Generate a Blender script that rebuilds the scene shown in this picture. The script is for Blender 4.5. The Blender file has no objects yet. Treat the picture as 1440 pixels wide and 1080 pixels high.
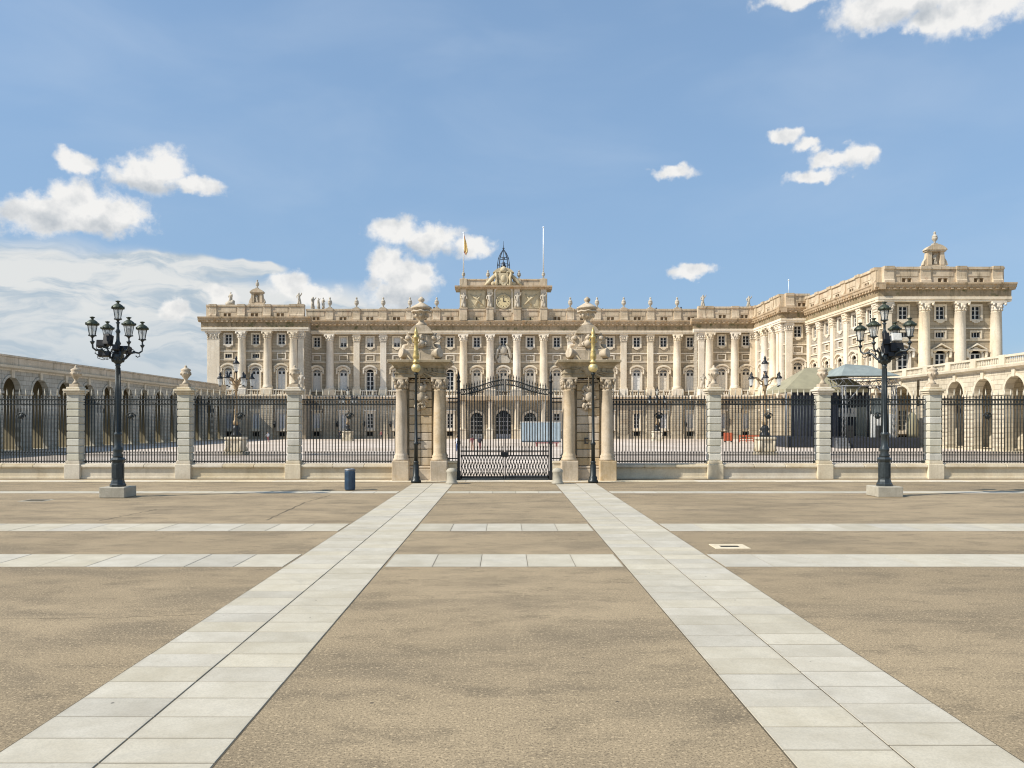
import bpy, bmesh, math, random
from mathutils import Matrix, Vector
R = math.radians
PI = math.pi
rnd = random.Random(7)
scene = bpy.context.scene
COL = scene.collection

# ------------------------------------------------------------------ camera
EYE = 3.0
FPX, VPX, VPY = 1100.0, 709.0, 596.0          # focal length and vanishing point, in photo pixels
cam_data = bpy.data.cameras.new('camera')
cam = bpy.data.objects.new('camera', cam_data)
COL.objects.link(cam)
cam.location = (0, 0, EYE)
cam.rotation_euler = (R(90), 0, 0)
cam_data.sensor_width = 36
cam_data.lens = FPX / 1440 * 36
cam_data.shift_x = (720 - VPX) / 1440
cam_data.shift_y = (VPY - 540) / 1440
cam_data.clip_start = 0.1
cam_data.clip_end = 6000
scene.camera = cam

# ------------------------------------------------------------------ sun, sky, exposure
SUN_TO = Vector((-7.0, -2.6, 6.9)).normalized()          # towards the sun: from the left, a little behind the camera
sun_el = math.asin(SUN_TO.z)
sun_data = bpy.data.lights.new('sun', 'SUN')
sun_data.energy = 4.6
sun_data.angle = R(0.6)
sun_data.color = (1.0, 0.94, 0.85)
sun = bpy.data.objects.new('sun', sun_data)
COL.objects.link(sun)
sun.rotation_euler = (-SUN_TO).to_track_quat('-Z', 'Y').to_euler()
sun.location = (-60, -30, 60)

scene.view_settings.view_transform = 'Standard'
scene.view_settings.look = 'None'
scene.view_settings.exposure = 0.36
scene.view_settings.gamma = 1.0
scene.view_settings.use_curve_mapping = False
scene.cycles.filter_width = 1.15
scene.cycles.max_bounces = 5
scene.cycles.diffuse_bounces = 3

world = bpy.data.worlds.new('World')
scene.world = world
world.use_nodes = True


class NT:
    """small helper to wire node trees"""
    def __init__(self, tree):
        self.t = tree
        tree.nodes.clear()

    def n(self, typ, **kw):
        nd = self.t.nodes.new(typ)
        for k, v in kw.items():
            setattr(nd, k, v)
        return nd

    def put(self, sock, v):
        if hasattr(v, 'is_output'):
            self.t.links.new(v, sock)
        elif v is not None:
            if hasattr(sock.default_value, '__len__') and not hasattr(v, '__len__'):
                v = (v,) * len(sock.default_value)
            if hasattr(v, '__len__') and hasattr(sock.default_value, '__len__') and len(v) == 3 and len(sock.default_value) == 4:
                v = (*v, 1)
            sock.default_value = v

    def math(self, op, a, b=None, c=None, clamp=False):
        nd = self.n('ShaderNodeMath', operation=op, use_clamp=clamp)
        for i, v in enumerate((a, b, c)):
            if v is not None:
                self.put(nd.inputs[i], v)
        return nd.outputs[0]

    def vmath(self, op, a, b=None, c=None):
        nd = self.n('ShaderNodeVectorMath', operation=op)
        for i, v in enumerate((a, b, c)):
            if v is not None:
                self.put(nd.inputs[i], v)
        return nd.outputs['Value'] if op in ('LENGTH', 'DOT_PRODUCT') else nd.outputs['Vector']

    def noise(self, vec, scale, detail=4, rough=0.55, dist=0.0):
        nd = self.n('ShaderNodeTexNoise')
        self.put(nd.inputs['Vector'], vec)
        nd.inputs['Scale'].default_value = scale
        nd.inputs['Detail'].default_value = detail
        nd.inputs['Roughness'].default_value = rough
        nd.inputs['Distortion'].default_value = dist
        return nd.outputs['Fac'], nd.outputs['Color']

    def mix(self, fac, a, b, blend='MIX'):
        nd = self.n('ShaderNodeMix', data_type='RGBA', blend_type=blend)
        self.put(nd.inputs[0], fac)
        self.put(nd.inputs[6], a)
        self.put(nd.inputs[7], b)
        return nd.outputs[2]

    def ramp(self, fac, lo, hi, a=0.0, b=1.0, smooth=True):
        nd = self.n('ShaderNodeMapRange', interpolation_type='SMOOTHSTEP' if smooth else 'LINEAR')
        self.put(nd.inputs[0], fac)
        for i, v in enumerate((lo, hi, a, b)):
            nd.inputs[i + 1].default_value = v
        return nd.outputs[0]


# ---- the sky: physical sky, with fair-weather clouds at fixed bearings on the celestial dome
SKY_STRENGTH = 0.14
wt = NT(world.node_tree)
sky = wt.n('ShaderNodeTexSky', sky_type='NISHITA', sun_disc=False)
sky.sun_elevation = sun_el
sky.sun_rotation = math.atan2(SUN_TO.x, SUN_TO.y)
sky.air_density = 1.0
sky.dust_density = 0.6
sky.ozone_density = 1.6
tc = wt.n('ShaderNodeTexCoord')
sep = wt.n('ShaderNodeSeparateXYZ')
wt.put(sep.inputs[0], tc.outputs['Generated'])
dx, dy, dz = sep.outputs[0], sep.outputs[1], sep.outputs[2]
az = wt.math('ARCTAN2', dx, wt.math('ABSOLUTE', dy))
el = wt.math('ARCSINE', dz)
comb = wt.n('ShaderNodeCombineXYZ')
wt.put(comb.inputs[0], az)
wt.put(comb.inputs[1], el)
P = comb.outputs[0]


def bearing(px, py):
    a = math.atan((px - VPX) / FPX)
    return a, math.atan((VPY - py) / math.hypot(FPX, px - VPX))


wf, wc = wt.noise(P, 17.0, 3, 0.5)
warp = wt.vmath('MULTIPLY_ADD', wc, (0.034, 0.020, 0), (-0.017, -0.010, 0))
wf2, wc2 = wt.noise(P, 70.0, 5, 0.6)
warp2 = wt.vmath('MULTIPLY_ADD', wc2, (0.012, 0.011, 0), (-0.006, -0.0055, 0))
wf3, wc3 = wt.noise(P, 38.0, 3, 0.5)
warp3 = wt.vmath('MULTIPLY_ADD', wc3, (0.022, 0.018, 0), (-0.011, -0.009, 0))
Pw = wt.vmath('ADD', wt.vmath('ADD', wt.vmath('ADD', P, warp), warp2), warp3)


def blobs(lst, vec):
    out = None
    for (px, py, rx, ry) in lst:
        a, e = bearing(px, py)
        ia, ie = FPX / rx, FPX / ry
        l = wt.vmath('LENGTH', wt.vmath('MULTIPLY_ADD', vec, (ia, ie, 0), (-a * ia, -e * ie, 0)))
        out = l if out is None else wt.math('SMOOTH_MIN', out, l, 0.25)
    return out


cumulus = [
    (60, 300, 62, 30), (120, 285, 48, 36), (160, 302, 46, 26), (100, 312, 95, 18),
    (110, 227, 27, 17), (205, 245, 58, 26), (240, 240, 34, 30), (275, 262, 44, 14),
    (555, 325, 44, 22), (605, 335, 52, 26), (665, 348, 42, 17),
    (545, 375, 36, 36), (585, 392, 44, 36), (560, 412, 52, 26),
    (950, 240, 40, 12), (1105, 192, 22, 12), (1135, 207, 20, 10), (1168, 222, 34, 13), (1145, 246, 42, 12), (1210, 214, 24, 14),
    (978, 381, 34, 11), (410, 402, 36, 26), (310, 418, 24, 20), (240, 436, 20, 20), (395, 390, 22, 16), (440, 412, 40, 16),
    (1120, -2, 62, 14), (1270, 2, 110, 30), (1380, 8, 90, 34), (1300, 28, 40, 16),
    (1850, 180, 180, 60), (-480, 200, 200, 70), (2300, 330, 300, 50), (-900, 330, 260, 60),
]
d1 = blobs(cumulus, Pw)
fb, _ = wt.noise(P, 30.0, 5, 0.55)
fb2, _ = wt.noise(wt.vmath('ADD', P, (-0.009, 0.013, 0)), 30.0, 5, 0.55)
fine_, _ = wt.noise(P, 95.0, 5, 0.65)
dd = wt.math('ADD', wt.math('ADD', d1, wt.math('MULTIPLY', wt.math('SUBTRACT', fb, 0.5), 1.0)), wt.math('MULTIPLY', wt.math('SUBTRACT', fine_, 0.5), 0.55))
dens = wt.math('MULTIPLY', wt.ramp(dd, 1.02, 0.50), 0.96)
greyb = blobs([(105, 320, 75, 14), (200, 262, 60, 9), (570, 415, 50, 22), (600, 352, 60, 11), (150, 318, 40, 10),
               (1270, 22, 60, 10)], Pw)
grey = wt.math('MULTIPLY', wt.ramp(greyb, 1.5, 0.2), 0.75)
relief = wt.math('MULTIPLY', wt.math('SUBTRACT', fb2, fb), 2.0)
grey = wt.math('ADD', grey, relief, clamp=True)
CB = 1.0 / SKY_STRENGTH
cloud_col = wt.mix(grey, (0.72 * CB, 0.71 * CB, 0.69 * CB), (0.40 * CB, 0.43 * CB, 0.46 * CB))
# low stratus veil over the left horizon and thin cirrus streaks
Pv = wt.vmath('ADD', P, wt.vmath('MULTIPLY_ADD', wc, (0.05, 0.03, 0), (-0.025, -0.015, 0)))
strat_p = wt.vmath('MULTIPLY', Pv, (6.0, 24.0, 1))
sf, _ = wt.noise(strat_p, 1.6, 6, 0.6, 0.6)
d2 = blobs([(40, 455, 400, 105), (280, 475, 280, 95), (450, 475, 170, 70), (-500, 470, 460, 120), (60, 380, 160, 22), (240, 372, 120, 16), (350, 372, 60, 10), (2200, 500, 420, 70)], Pv)
veil = wt.math('MULTIPLY', wt.ramp(d2, 1.08, 0.72), wt.ramp(sf, 0.08, 0.36))
veil_grey = wt.math('MULTIPLY', wt.ramp(sf, 0.34, 0.56), wt.ramp(el, 0.05, 0.15, 0.45, 1.0))
veil_col = wt.mix(veil_grey, (0.36 * CB, 0.43 * CB, 0.49 * CB), (0.62 * CB, 0.625 * CB, 0.61 * CB))
cirr, _ = wt.noise(wt.vmath('MULTIPLY', P, (2.0, 5.0, 1)), 1.7, 5, 0.5, 0.4)
cir = wt.math('MULTIPLY', wt.ramp(cirr, 0.40, 0.80), 0.22)
base = wt.mix(1.0, sky.outputs[0], (0.90, 0.98, 1.03), 'MULTIPLY')
lift = wt.mix(wt.ramp(el, 0.6, 0.05, 0.50, 0.80), base, (0.215 * CB, 0.332 * CB, 0.490 * CB))
c = wt.mix(cir, lift, (0.48 * CB, 0.56 * CB, 0.66 * CB))
c = wt.mix(wt.math('MULTIPLY', veil, 0.92), c, veil_col)
c = wt.mix(dens, c, cloud_col)
bg = wt.n('ShaderNodeBackground')
wt.put(bg.inputs[0], c)
bg.inputs[1].default_value = SKY_STRENGTH
out = wt.n('ShaderNodeOutputWorld')
wt.t.links.new(bg.outputs[0], out.inputs[0])

# ------------------------------------------------------------------ materials
MATS = {}


def stone(name, c1, c2, scale=0.6, fine=9.0, rough=0.85, bump=0.15, streak=0.0, streak_col=(0.08, 0.07, 0.05),
          spread=0.0, rust=0.0, rust_col=(0.42, 0.27, 0.14), bdist=0.02, joints=None):
    m = bpy.data.materials.new(name)
    m.use_nodes = True
    t = NT(m.node_tree)
    geo = t.n('ShaderNodeNewGeometry')
    pos = geo.outputs['Position']
    f, _ = t.noise(pos, scale, 6, 0.6)
    col = t.mix(t.ramp(f, 0.32, 0.68), c1, c2)
    g, _ = t.noise(pos, fine, 5, 0.65)
    col = t.mix(t.ramp(g, 0.3, 0.75, 0.0, 0.35), col, tuple(x * 0.62 for x in c1))
    if rust:
        rf, _ = t.noise(pos, scale * 1.9, 5, 0.6)
        col = t.mix(t.math('MULTIPLY', t.ramp(rf, 0.52, 0.72), rust), col, rust_col)
    if streak:
        sp = t.vmath('MULTIPLY', pos, (1.6, 1.6, 0.16))
        s, _ = t.noise(sp, 1.5, 5, 0.65)
        col = t.mix(t.math('MULTIPLY', t.ramp(s, 0.50, 0.74), streak), col, streak_col)
    bsrc = g
    if joints:
        bw, bh, axis = joints
        sx = t.n('ShaderNodeSeparateXYZ')
        t.put(sx.inputs[0], pos)
        cx = t.n('ShaderNodeCombineXYZ')
        t.put(cx.inputs[0], sx.outputs['XY'.index(axis)])
        t.put(cx.inputs[1], sx.outputs[2])
        br = t.n('ShaderNodeTexBrick')
        t.put(br.inputs['Vector'], cx.outputs[0])
        br.inputs['Scale'].default_value = 1
        br.inputs['Brick Width'].default_value = bw
        br.inputs['Row Height'].default_value = bh
        br.inputs['Mortar Size'].default_value = 0.025
        br.inputs['Color1'].default_value = (1, 1, 1, 1)
        br.inputs['Color2'].default_value = (0.78, 0.78, 0.78, 1)
        br.inputs['Mortar'].default_value = (0.35, 0.33, 0.30, 1)
        col = t.mix(0.8, col, br.outputs['Color'], 'MULTIPLY')
    if spread:
        oi = t.n('ShaderNodeObjectInfo')
        hs = t.n('ShaderNodeHueSaturation')
        t.put(hs.inputs['Value'], t.ramp(oi.outputs['Random'], 0, 1, 1 - spread, 1 + spread, False))
        t.put(hs.inputs['Saturation'], t.ramp(t.math('FRACT', t.math('MULTIPLY', oi.outputs['Random'], 7.3)), 0, 1, 0.8, 1.2, False))
        t.put(hs.inputs['Color'], col)
        col = hs.outputs[0]
    b = t.n('ShaderNodeBsdfPrincipled')
    t.put(b.inputs['Base Color'], col)
    b.inputs['Roughness'].default_value = rough
    b.inputs['Specular IOR Level'].default_value = 0.25
    if bump:
        bn = t.n('ShaderNodeBump')
        bn.inputs['Strength'].default_value = bump
        bn.inputs['Distance'].default_value = bdist
        t.put(bn.inputs['Height'], bsrc)
        t.put(b.inputs['Normal'], bn.outputs[0])
    o = t.n('ShaderNodeOutputMaterial')
    t.t.links.new(b.outputs[0], o.inputs[0])
    MATS[name] = m
    return m


def plain(name, c, rough=0.5, metal=0.0, spec=0.5, var=0.15, scale=6.0, trans=0.0, alpha=1.0):
    m = bpy.data.materials.new(name)
    m.use_nodes = True
    t = NT(m.node_tree)
    geo = t.n('ShaderNodeNewGeometry')
    f, _ = t.noise(geo.outputs['Position'], scale, 4, 0.6)
    col = t.mix(t.ramp(f, 0.3, 0.7), tuple(x * (1 - var) for x in c), tuple(min(1, x * (1 + var)) for x in c))
    b = t.n('ShaderNodeBsdfPrincipled')
    t.put(b.inputs['Base Color'], col)
    t.put(b.inputs['Roughness'], t.ramp(f, 0.2, 0.8, rough * 0.85, min(1, rough * 1.15)))
    b.inputs['Metallic'].default_value = metal
    b.inputs['Specular IOR Level'].default_value = spec
    b.inputs['Transmission Weight'].default_value = trans
    b.inputs['Alpha'].default_value = alpha
    o = t.n('ShaderNodeOutputMaterial')
    t.t.links.new(b.outputs[0], o.inputs[0])
    MATS[name] = m
    return m


# palace stone: pale limestone order against greyer granite walls
stone('limestone', (0.70, 0.60, 0.455), (0.83, 0.74, 0.59), 0.35, 5, streak=0.45, streak_col=(0.36, 0.30, 0.22), spread=0.06)
stone('granite_wall', (0.40, 0.325, 0.22), (0.54, 0.45, 0.32), 0.25, 4, streak=0.4, streak_col=(0.20, 0.18, 0.14), rust=0.35,
      rust_col=(0.42, 0.31, 0.18), joints=(1.6, 0.55, 'X'))
stone('granite_side', (0.40, 0.36, 0.29), (0.50, 0.45, 0.36), 0.25, 4, streak=0.3, streak_col=(0.24, 0.20, 0.15), rust=0.3,
      rust_col=(0.48, 0.33, 0.18), joints=(1.6, 0.55, 'Y'))
stone('ground_storey', (0.45, 0.385, 0.28), (0.58, 0.505, 0.38), 0.2, 4, streak=0.35, streak_col=(0.2, 0.18, 0.14), rust=0.25,
      joints=(1.9, 0.7, 'X'))
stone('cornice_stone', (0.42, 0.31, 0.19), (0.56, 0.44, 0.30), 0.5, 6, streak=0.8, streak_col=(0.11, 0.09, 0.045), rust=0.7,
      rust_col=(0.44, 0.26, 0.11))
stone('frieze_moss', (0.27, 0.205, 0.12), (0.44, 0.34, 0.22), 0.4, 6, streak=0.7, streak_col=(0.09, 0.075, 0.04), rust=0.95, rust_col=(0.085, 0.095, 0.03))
stone('parapet_stone', (0.50, 0.40, 0.27), (0.66, 0.55, 0.40), 0.5, 5, streak=0.8, streak_col=(0.17, 0.14, 0.09), rust=0.5,
      rust_col=(0.50, 0.33, 0.22))
stone('statue_stone', (0.42, 0.37, 0.29), (0.58, 0.52, 0.42), 1.3, 7, streak=0.45, streak_col=(0.13, 0.115, 0.09))
stone('clock_stone', (0.52, 0.43, 0.27), (0.62, 0.53, 0.35), 0.6, 6, streak=0.4, streak_col=(0.25, 0.20, 0.12))
# forecourt stone
stone('fence_stone', (0.60, 0.52, 0.38), (0.72, 0.64, 0.49), 0.9, 12, streak=0.3, streak_col=(0.32, 0.27, 0.18), spread=0.07, rust=0.15)
stone('pier_block', (0.52, 0.50, 0.41), (0.63, 0.60, 0.50), 1.2, 14, streak=0.3, streak_col=(0.30, 0.27, 0.2), spread=0.08)
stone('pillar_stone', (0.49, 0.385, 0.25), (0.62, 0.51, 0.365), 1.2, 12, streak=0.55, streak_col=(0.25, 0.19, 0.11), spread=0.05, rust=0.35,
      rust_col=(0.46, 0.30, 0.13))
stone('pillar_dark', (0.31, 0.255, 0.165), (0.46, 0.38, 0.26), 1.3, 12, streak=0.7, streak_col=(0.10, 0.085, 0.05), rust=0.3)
stone('carved_stone', (0.44, 0.36, 0.25), (0.64, 0.54, 0.41), 2.2, 14, streak=0.75, streak_col=(0.16, 0.13, 0.085))
stone('lamp_block', (0.36, 0.33, 0.26), (0.47, 0.43, 0.34), 2.0, 20, streak=0.3, streak_col=(0.2, 0.19, 0.15))
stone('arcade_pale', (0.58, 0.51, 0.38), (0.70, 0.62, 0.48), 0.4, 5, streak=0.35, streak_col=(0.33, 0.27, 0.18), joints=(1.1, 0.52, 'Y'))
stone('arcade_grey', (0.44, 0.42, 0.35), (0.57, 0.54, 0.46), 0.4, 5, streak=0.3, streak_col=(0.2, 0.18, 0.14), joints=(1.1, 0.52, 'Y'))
stone('arcade_trim', (0.60, 0.53, 0.40), (0.72, 0.64, 0.50), 0.5, 6, streak=0.4, streak_col=(0.30, 0.24, 0.15))
stone('arcade_parapet', (0.52, 0.44, 0.32), (0.68, 0.58, 0.44), 0.6, 6, streak=0.6, streak_col=(0.15, 0.13, 0.09))
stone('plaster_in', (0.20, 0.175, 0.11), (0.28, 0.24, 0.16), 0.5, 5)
# metals, glass, cloth
plain('iron', (0.018, 0.020, 0.022), 0.45, 0.3)
plain('iron_green', (0.020, 0.025, 0.024), 0.42, 0.3)
plain('lamp_iron', (0.040, 0.050, 0.053), 0.38, 0.35, scale=9)
plain('lamp_roof', (0.05, 0.062, 0.042), 0.5, 0.4, scale=9, var=0.35)
plain('gilt', (0.52, 0.39, 0.15), 0.45, 0.45, scale=8, var=0.25)
plain('gilt_ball', (0.66, 0.54, 0.26), 0.42, 0.45, scale=8, var=0.2)
plain('bronze_gilt', (0.26, 0.185, 0.10), 0.6, 0.3, scale=6, var=0.3)
plain('spear_tip', (0.50, 0.46, 0.36), 0.5, 0.2)
plain('lantern_glass', (0.62, 0.66, 0.66), 0.15, 0.0, 0.6, 0.1, alpha=0.42)
plain('window_glass', (0.016, 0.017, 0.018), 0.2, 0, 0.22)
plain('blind', (0.62, 0.60, 0.55), 0.5, 0, 0.4)
plain('sash', (0.72, 0.70, 0.64), 0.6)
plain('shutter', (0.70, 0.63, 0.51), 0.7)
plain('grey_shutter', (0.52, 0.52, 0.54), 0.6)
plain('dark_void', (0.02, 0.019, 0.018), 0.9, 0, 0.1)
plain('zinc', (0.30, 0.35, 0.34), 0.5, 0.2)
plain('bell_iron', (0.04, 0.055, 0.075), 0.5, 0.2)
plain('pole_white', (0.75, 0.78, 0.80), 0.4)
plain('flag_yellow', (0.70, 0.52, 0.22), 0.8)
plain('flag_red', (0.55, 0.25, 0.14), 0.8)
plain('clock_face', (0.66, 0.54, 0.30), 0.6)
plain('black_box', (0.012, 0.012, 0.013), 0.5)
plain('bin_blue', (0.045, 0.085, 0.14), 0.35, 0.1, scale=5, var=0.2)
plain('tent_tan', (0.29, 0.265, 0.17), 0.8, var=0.1, scale=0.8)
plain('tent_blue', (0.235, 0.27, 0.255), 0.6, var=0.12, scale=0.8)
plain('curtain', (0.022, 0.027, 0.04), 0.8, var=0.3, scale=2)
plain('steel', (0.22, 0.23, 0.24), 0.5, 0.5)
plain('box_white', (0.66, 0.66, 0.62), 0.6)
plain('hoarding', (0.40, 0.49, 0.54), 0.5, var=0.1, scale=1.0)
plain('orange', (0.52, 0.12, 0.05), 0.6)
plain('skin', (0.48, 0.29, 0.20), 0.6)
plain('cloth_dark', (0.03, 0.03, 0.045), 0.85)
plain('cloth_white', (0.70, 0.71, 0.74), 0.85)
plain('cloth_red', (0.36, 0.12, 0.12), 0.85)
plain('cloth_blue', (0.10, 0.14, 0.27), 0.85)
plain('hair', (0.03, 0.02, 0.015), 0.7)
M = MATS


def ground_material(name, dark, mid, pale, big=0.10, patch=0.55, speck=46.0, speck_amt=1.0, rust=None):
    m = bpy.data.materials.new(name)
    m.use_nodes = True
    t = NT(m.node_tree)
    geo = t.n('ShaderNodeNewGeometry')
    pos = geo.outputs['Position']
    a, _ = t.noise(pos, big, 5, 0.55, 0.4)
    col = t.mix(t.ramp(a, 0.35, 0.65), mid, pale)
    b_, _ = t.noise(t.vmath('MULTIPLY', pos, (0.55, 1.3, 1)), patch, 6, 0.62, 0.3)
    col = t.mix(t.ramp(b_, 0.43, 0.68, 0, 0.7), col, dark)
    b2, _ = t.noise(t.vmath('MULTIPLY', pos, (0.7, 1.2, 1)), patch * 2.7, 7, 0.75, 0.1)
    col = t.mix(t.ramp(b2, 0.46, 0.70, 0, 0.62), col, tuple(x * 0.82 for x in dark))
    b3, _ = t.noise(pos, patch * 0.8, 4, 0.6, 0.5)
    col = t.mix(t.ramp(b3, 0.55, 0.75, 0, 0.55), col, tuple(min(1, x * 1.12) for x in pale))
    s, _ = t.noise(pos, speck, 4, 0.85)
    col = t.mix(t.ramp(s, 0.36, 0.54, speck_amt * 0.85, 0.0), col, tuple(x * 0.40 for x in dark))
    s2, _ = t.noise(pos, speck * 0.55, 3, 0.7)
    col = t.mix(t.ramp(s2, 0.54, 0.66, 0.0, speck_amt * 0.7), col, tuple(min(1, x * 1.35) for x in pale))
    vo = t.n('ShaderNodeTexVoronoi')
    t.put(vo.inputs['Vector'], pos)
    vo.inputs['Scale'].default_value = 1.1
    col = t.mix(t.ramp(vo.outputs['Distance'], 0.018, 0.035, 0.7, 0.0), col, (0.05, 0.045, 0.04))
    w, _ = t.noise(pos, 2.6, 5, 0.7)
    col = t.mix(t.ramp(w, 0.62, 0.76, 0, 0.4), col, tuple(x * 0.55 for x in dark))
    b = t.n('ShaderNodeBsdfPrincipled')
    t.put(b.inputs['Base Color'], col)
    b.inputs['Roughness'].default_value = 0.92
    b.inputs['Specular IOR Level'].default_value = 0.2
    bn = t.n('ShaderNodeBump')
    bn.inputs['Strength'].default_value = 0.12
    bn.inputs['Distance'].default_value = 0.006
    t.put(bn.inputs['Height'], s)
    t.put(b.inputs['Normal'], bn.outputs[0])
    o = t.n('ShaderNodeOutputMaterial')
    t.t.links.new(b.outputs[0], o.inputs[0])
    MATS[name] = m


ground_material('plaza_aggregate', (0.185, 0.148, 0.098), (0.310, 0.240, 0.148), (0.400, 0.312, 0.195))
ground_material('court_gravel', (0.42, 0.34, 0.26), (0.58, 0.49, 0.40), (0.70, 0.61, 0.52), 0.05, 0.16, 20, 0.2)


def slab_material():
    m = bpy.data.materials.new('paving_slab')
    m.use_nodes = True
    t = NT(m.node_tree)
    geo = t.n('ShaderNodeNewGeometry')
    pos = geo.outputs['Position']
    oi = t.n('ShaderNodeObjectInfo')
    a, _ = t.noise(t.vmath('ADD', pos, t.vmath('MULTIPLY', oi.outputs['Random'], (31, 17, 0))), 1.3, 6, 0.62)
    col = t.mix(t.ramp(a, 0.3, 0.7), (0.455, 0.41, 0.315), (0.545, 0.50, 0.40))
    f, _ = t.noise(pos, 45, 4, 0.7)
    col = t.mix(t.ramp(f, 0.35, 0.6, 0.28, 0.0), col, (0.28, 0.26, 0.21))
    st, _ = t.noise(pos, 3.4, 3, 0.6)
    col = t.mix(t.ramp(st, 0.60, 0.74, 0, 0.35), col, (0.34, 0.30, 0.22))
    v = t.n('ShaderNodeTexVoronoi')
    t.put(v.inputs['Vector'], pos)
    v.inputs['Scale'].default_value = 1.7
    v.inputs['Randomness'].default_value = 1.0
    col = t.mix(t.ramp(v.outputs['Distance'], 0.022, 0.04, 0.85, 0.0), col, (0.07, 0.065, 0.06))
    # grime gathered along the joints
    tcg = t.n('ShaderNodeTexCoord')
    sg = t.n('ShaderNodeSeparateXYZ')
    t.put(sg.inputs[0], tcg.outputs['Generated'])
    ex = t.math('MINIMUM', sg.outputs[0], t.math('SUBTRACT', 1.0, sg.outputs[0]))
    ey = t.math('MULTIPLY', t.math('MINIMUM', sg.outputs[1], t.math('SUBTRACT', 1.0, sg.outputs[1])), 0.9)
    en, _ = t.noise(pos, 6.0, 5, 0.7)
    edge = t.math('ADD', t.math('MINIMUM', ex, ey), t.math('MULTIPLY', t.math('SUBTRACT', en, 0.5), 0.10))
    col = t.mix(t.ramp(edge, 0.0, 0.045, 0.30, 0.0), col, (0.32, 0.285, 0.22))
    wr, _ = t.noise(pos, 0.9, 6, 0.7, 0.8)
    col = t.mix(t.ramp(wr, 0.52, 0.72, 0.0, 0.45), col, (0.36, 0.335, 0.275))
    hs = t.n('ShaderNodeHueSaturation')
    rv = t.ramp(t.math('POWER', oi.outputs['Random'], 0.7), 0, 1, 0.88, 1.05, False)
    t.put(hs.inputs['Value'], rv)
    t.put(hs.inputs['Saturation'], t.ramp(t.math('FRACT', t.math('MULTIPLY', oi.outputs['Random'], 9.1)), 0, 1, 0.9, 1.15, False))
    t.put(hs.inputs['Color'], col)
    b = t.n('ShaderNodeBsdfPrincipled')
    t.put(b.inputs['Base Color'], hs.outputs[0])
    b.inputs['Roughness'].default_value = 0.75
    b.inputs['Specular IOR Level'].default_value = 0.3
    bn = t.n('ShaderNodeBump')
    bn.inputs['Strength'].default_value = 0.25
    bn.inputs['Distance'].default_value = 0.004
    t.put(bn.inputs['Height'], f)
    t.put(b.inputs['Normal'], bn.outputs[0])
    o = t.n('ShaderNodeOutputMaterial')
    t.t.links.new(b.outputs[0], o.inputs[0])
    MATS['paving_slab'] = m


slab_material()
stone('joint_dirt', (0.075, 0.062, 0.042), (0.12, 0.10, 0.065), 3.0, 30)


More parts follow.
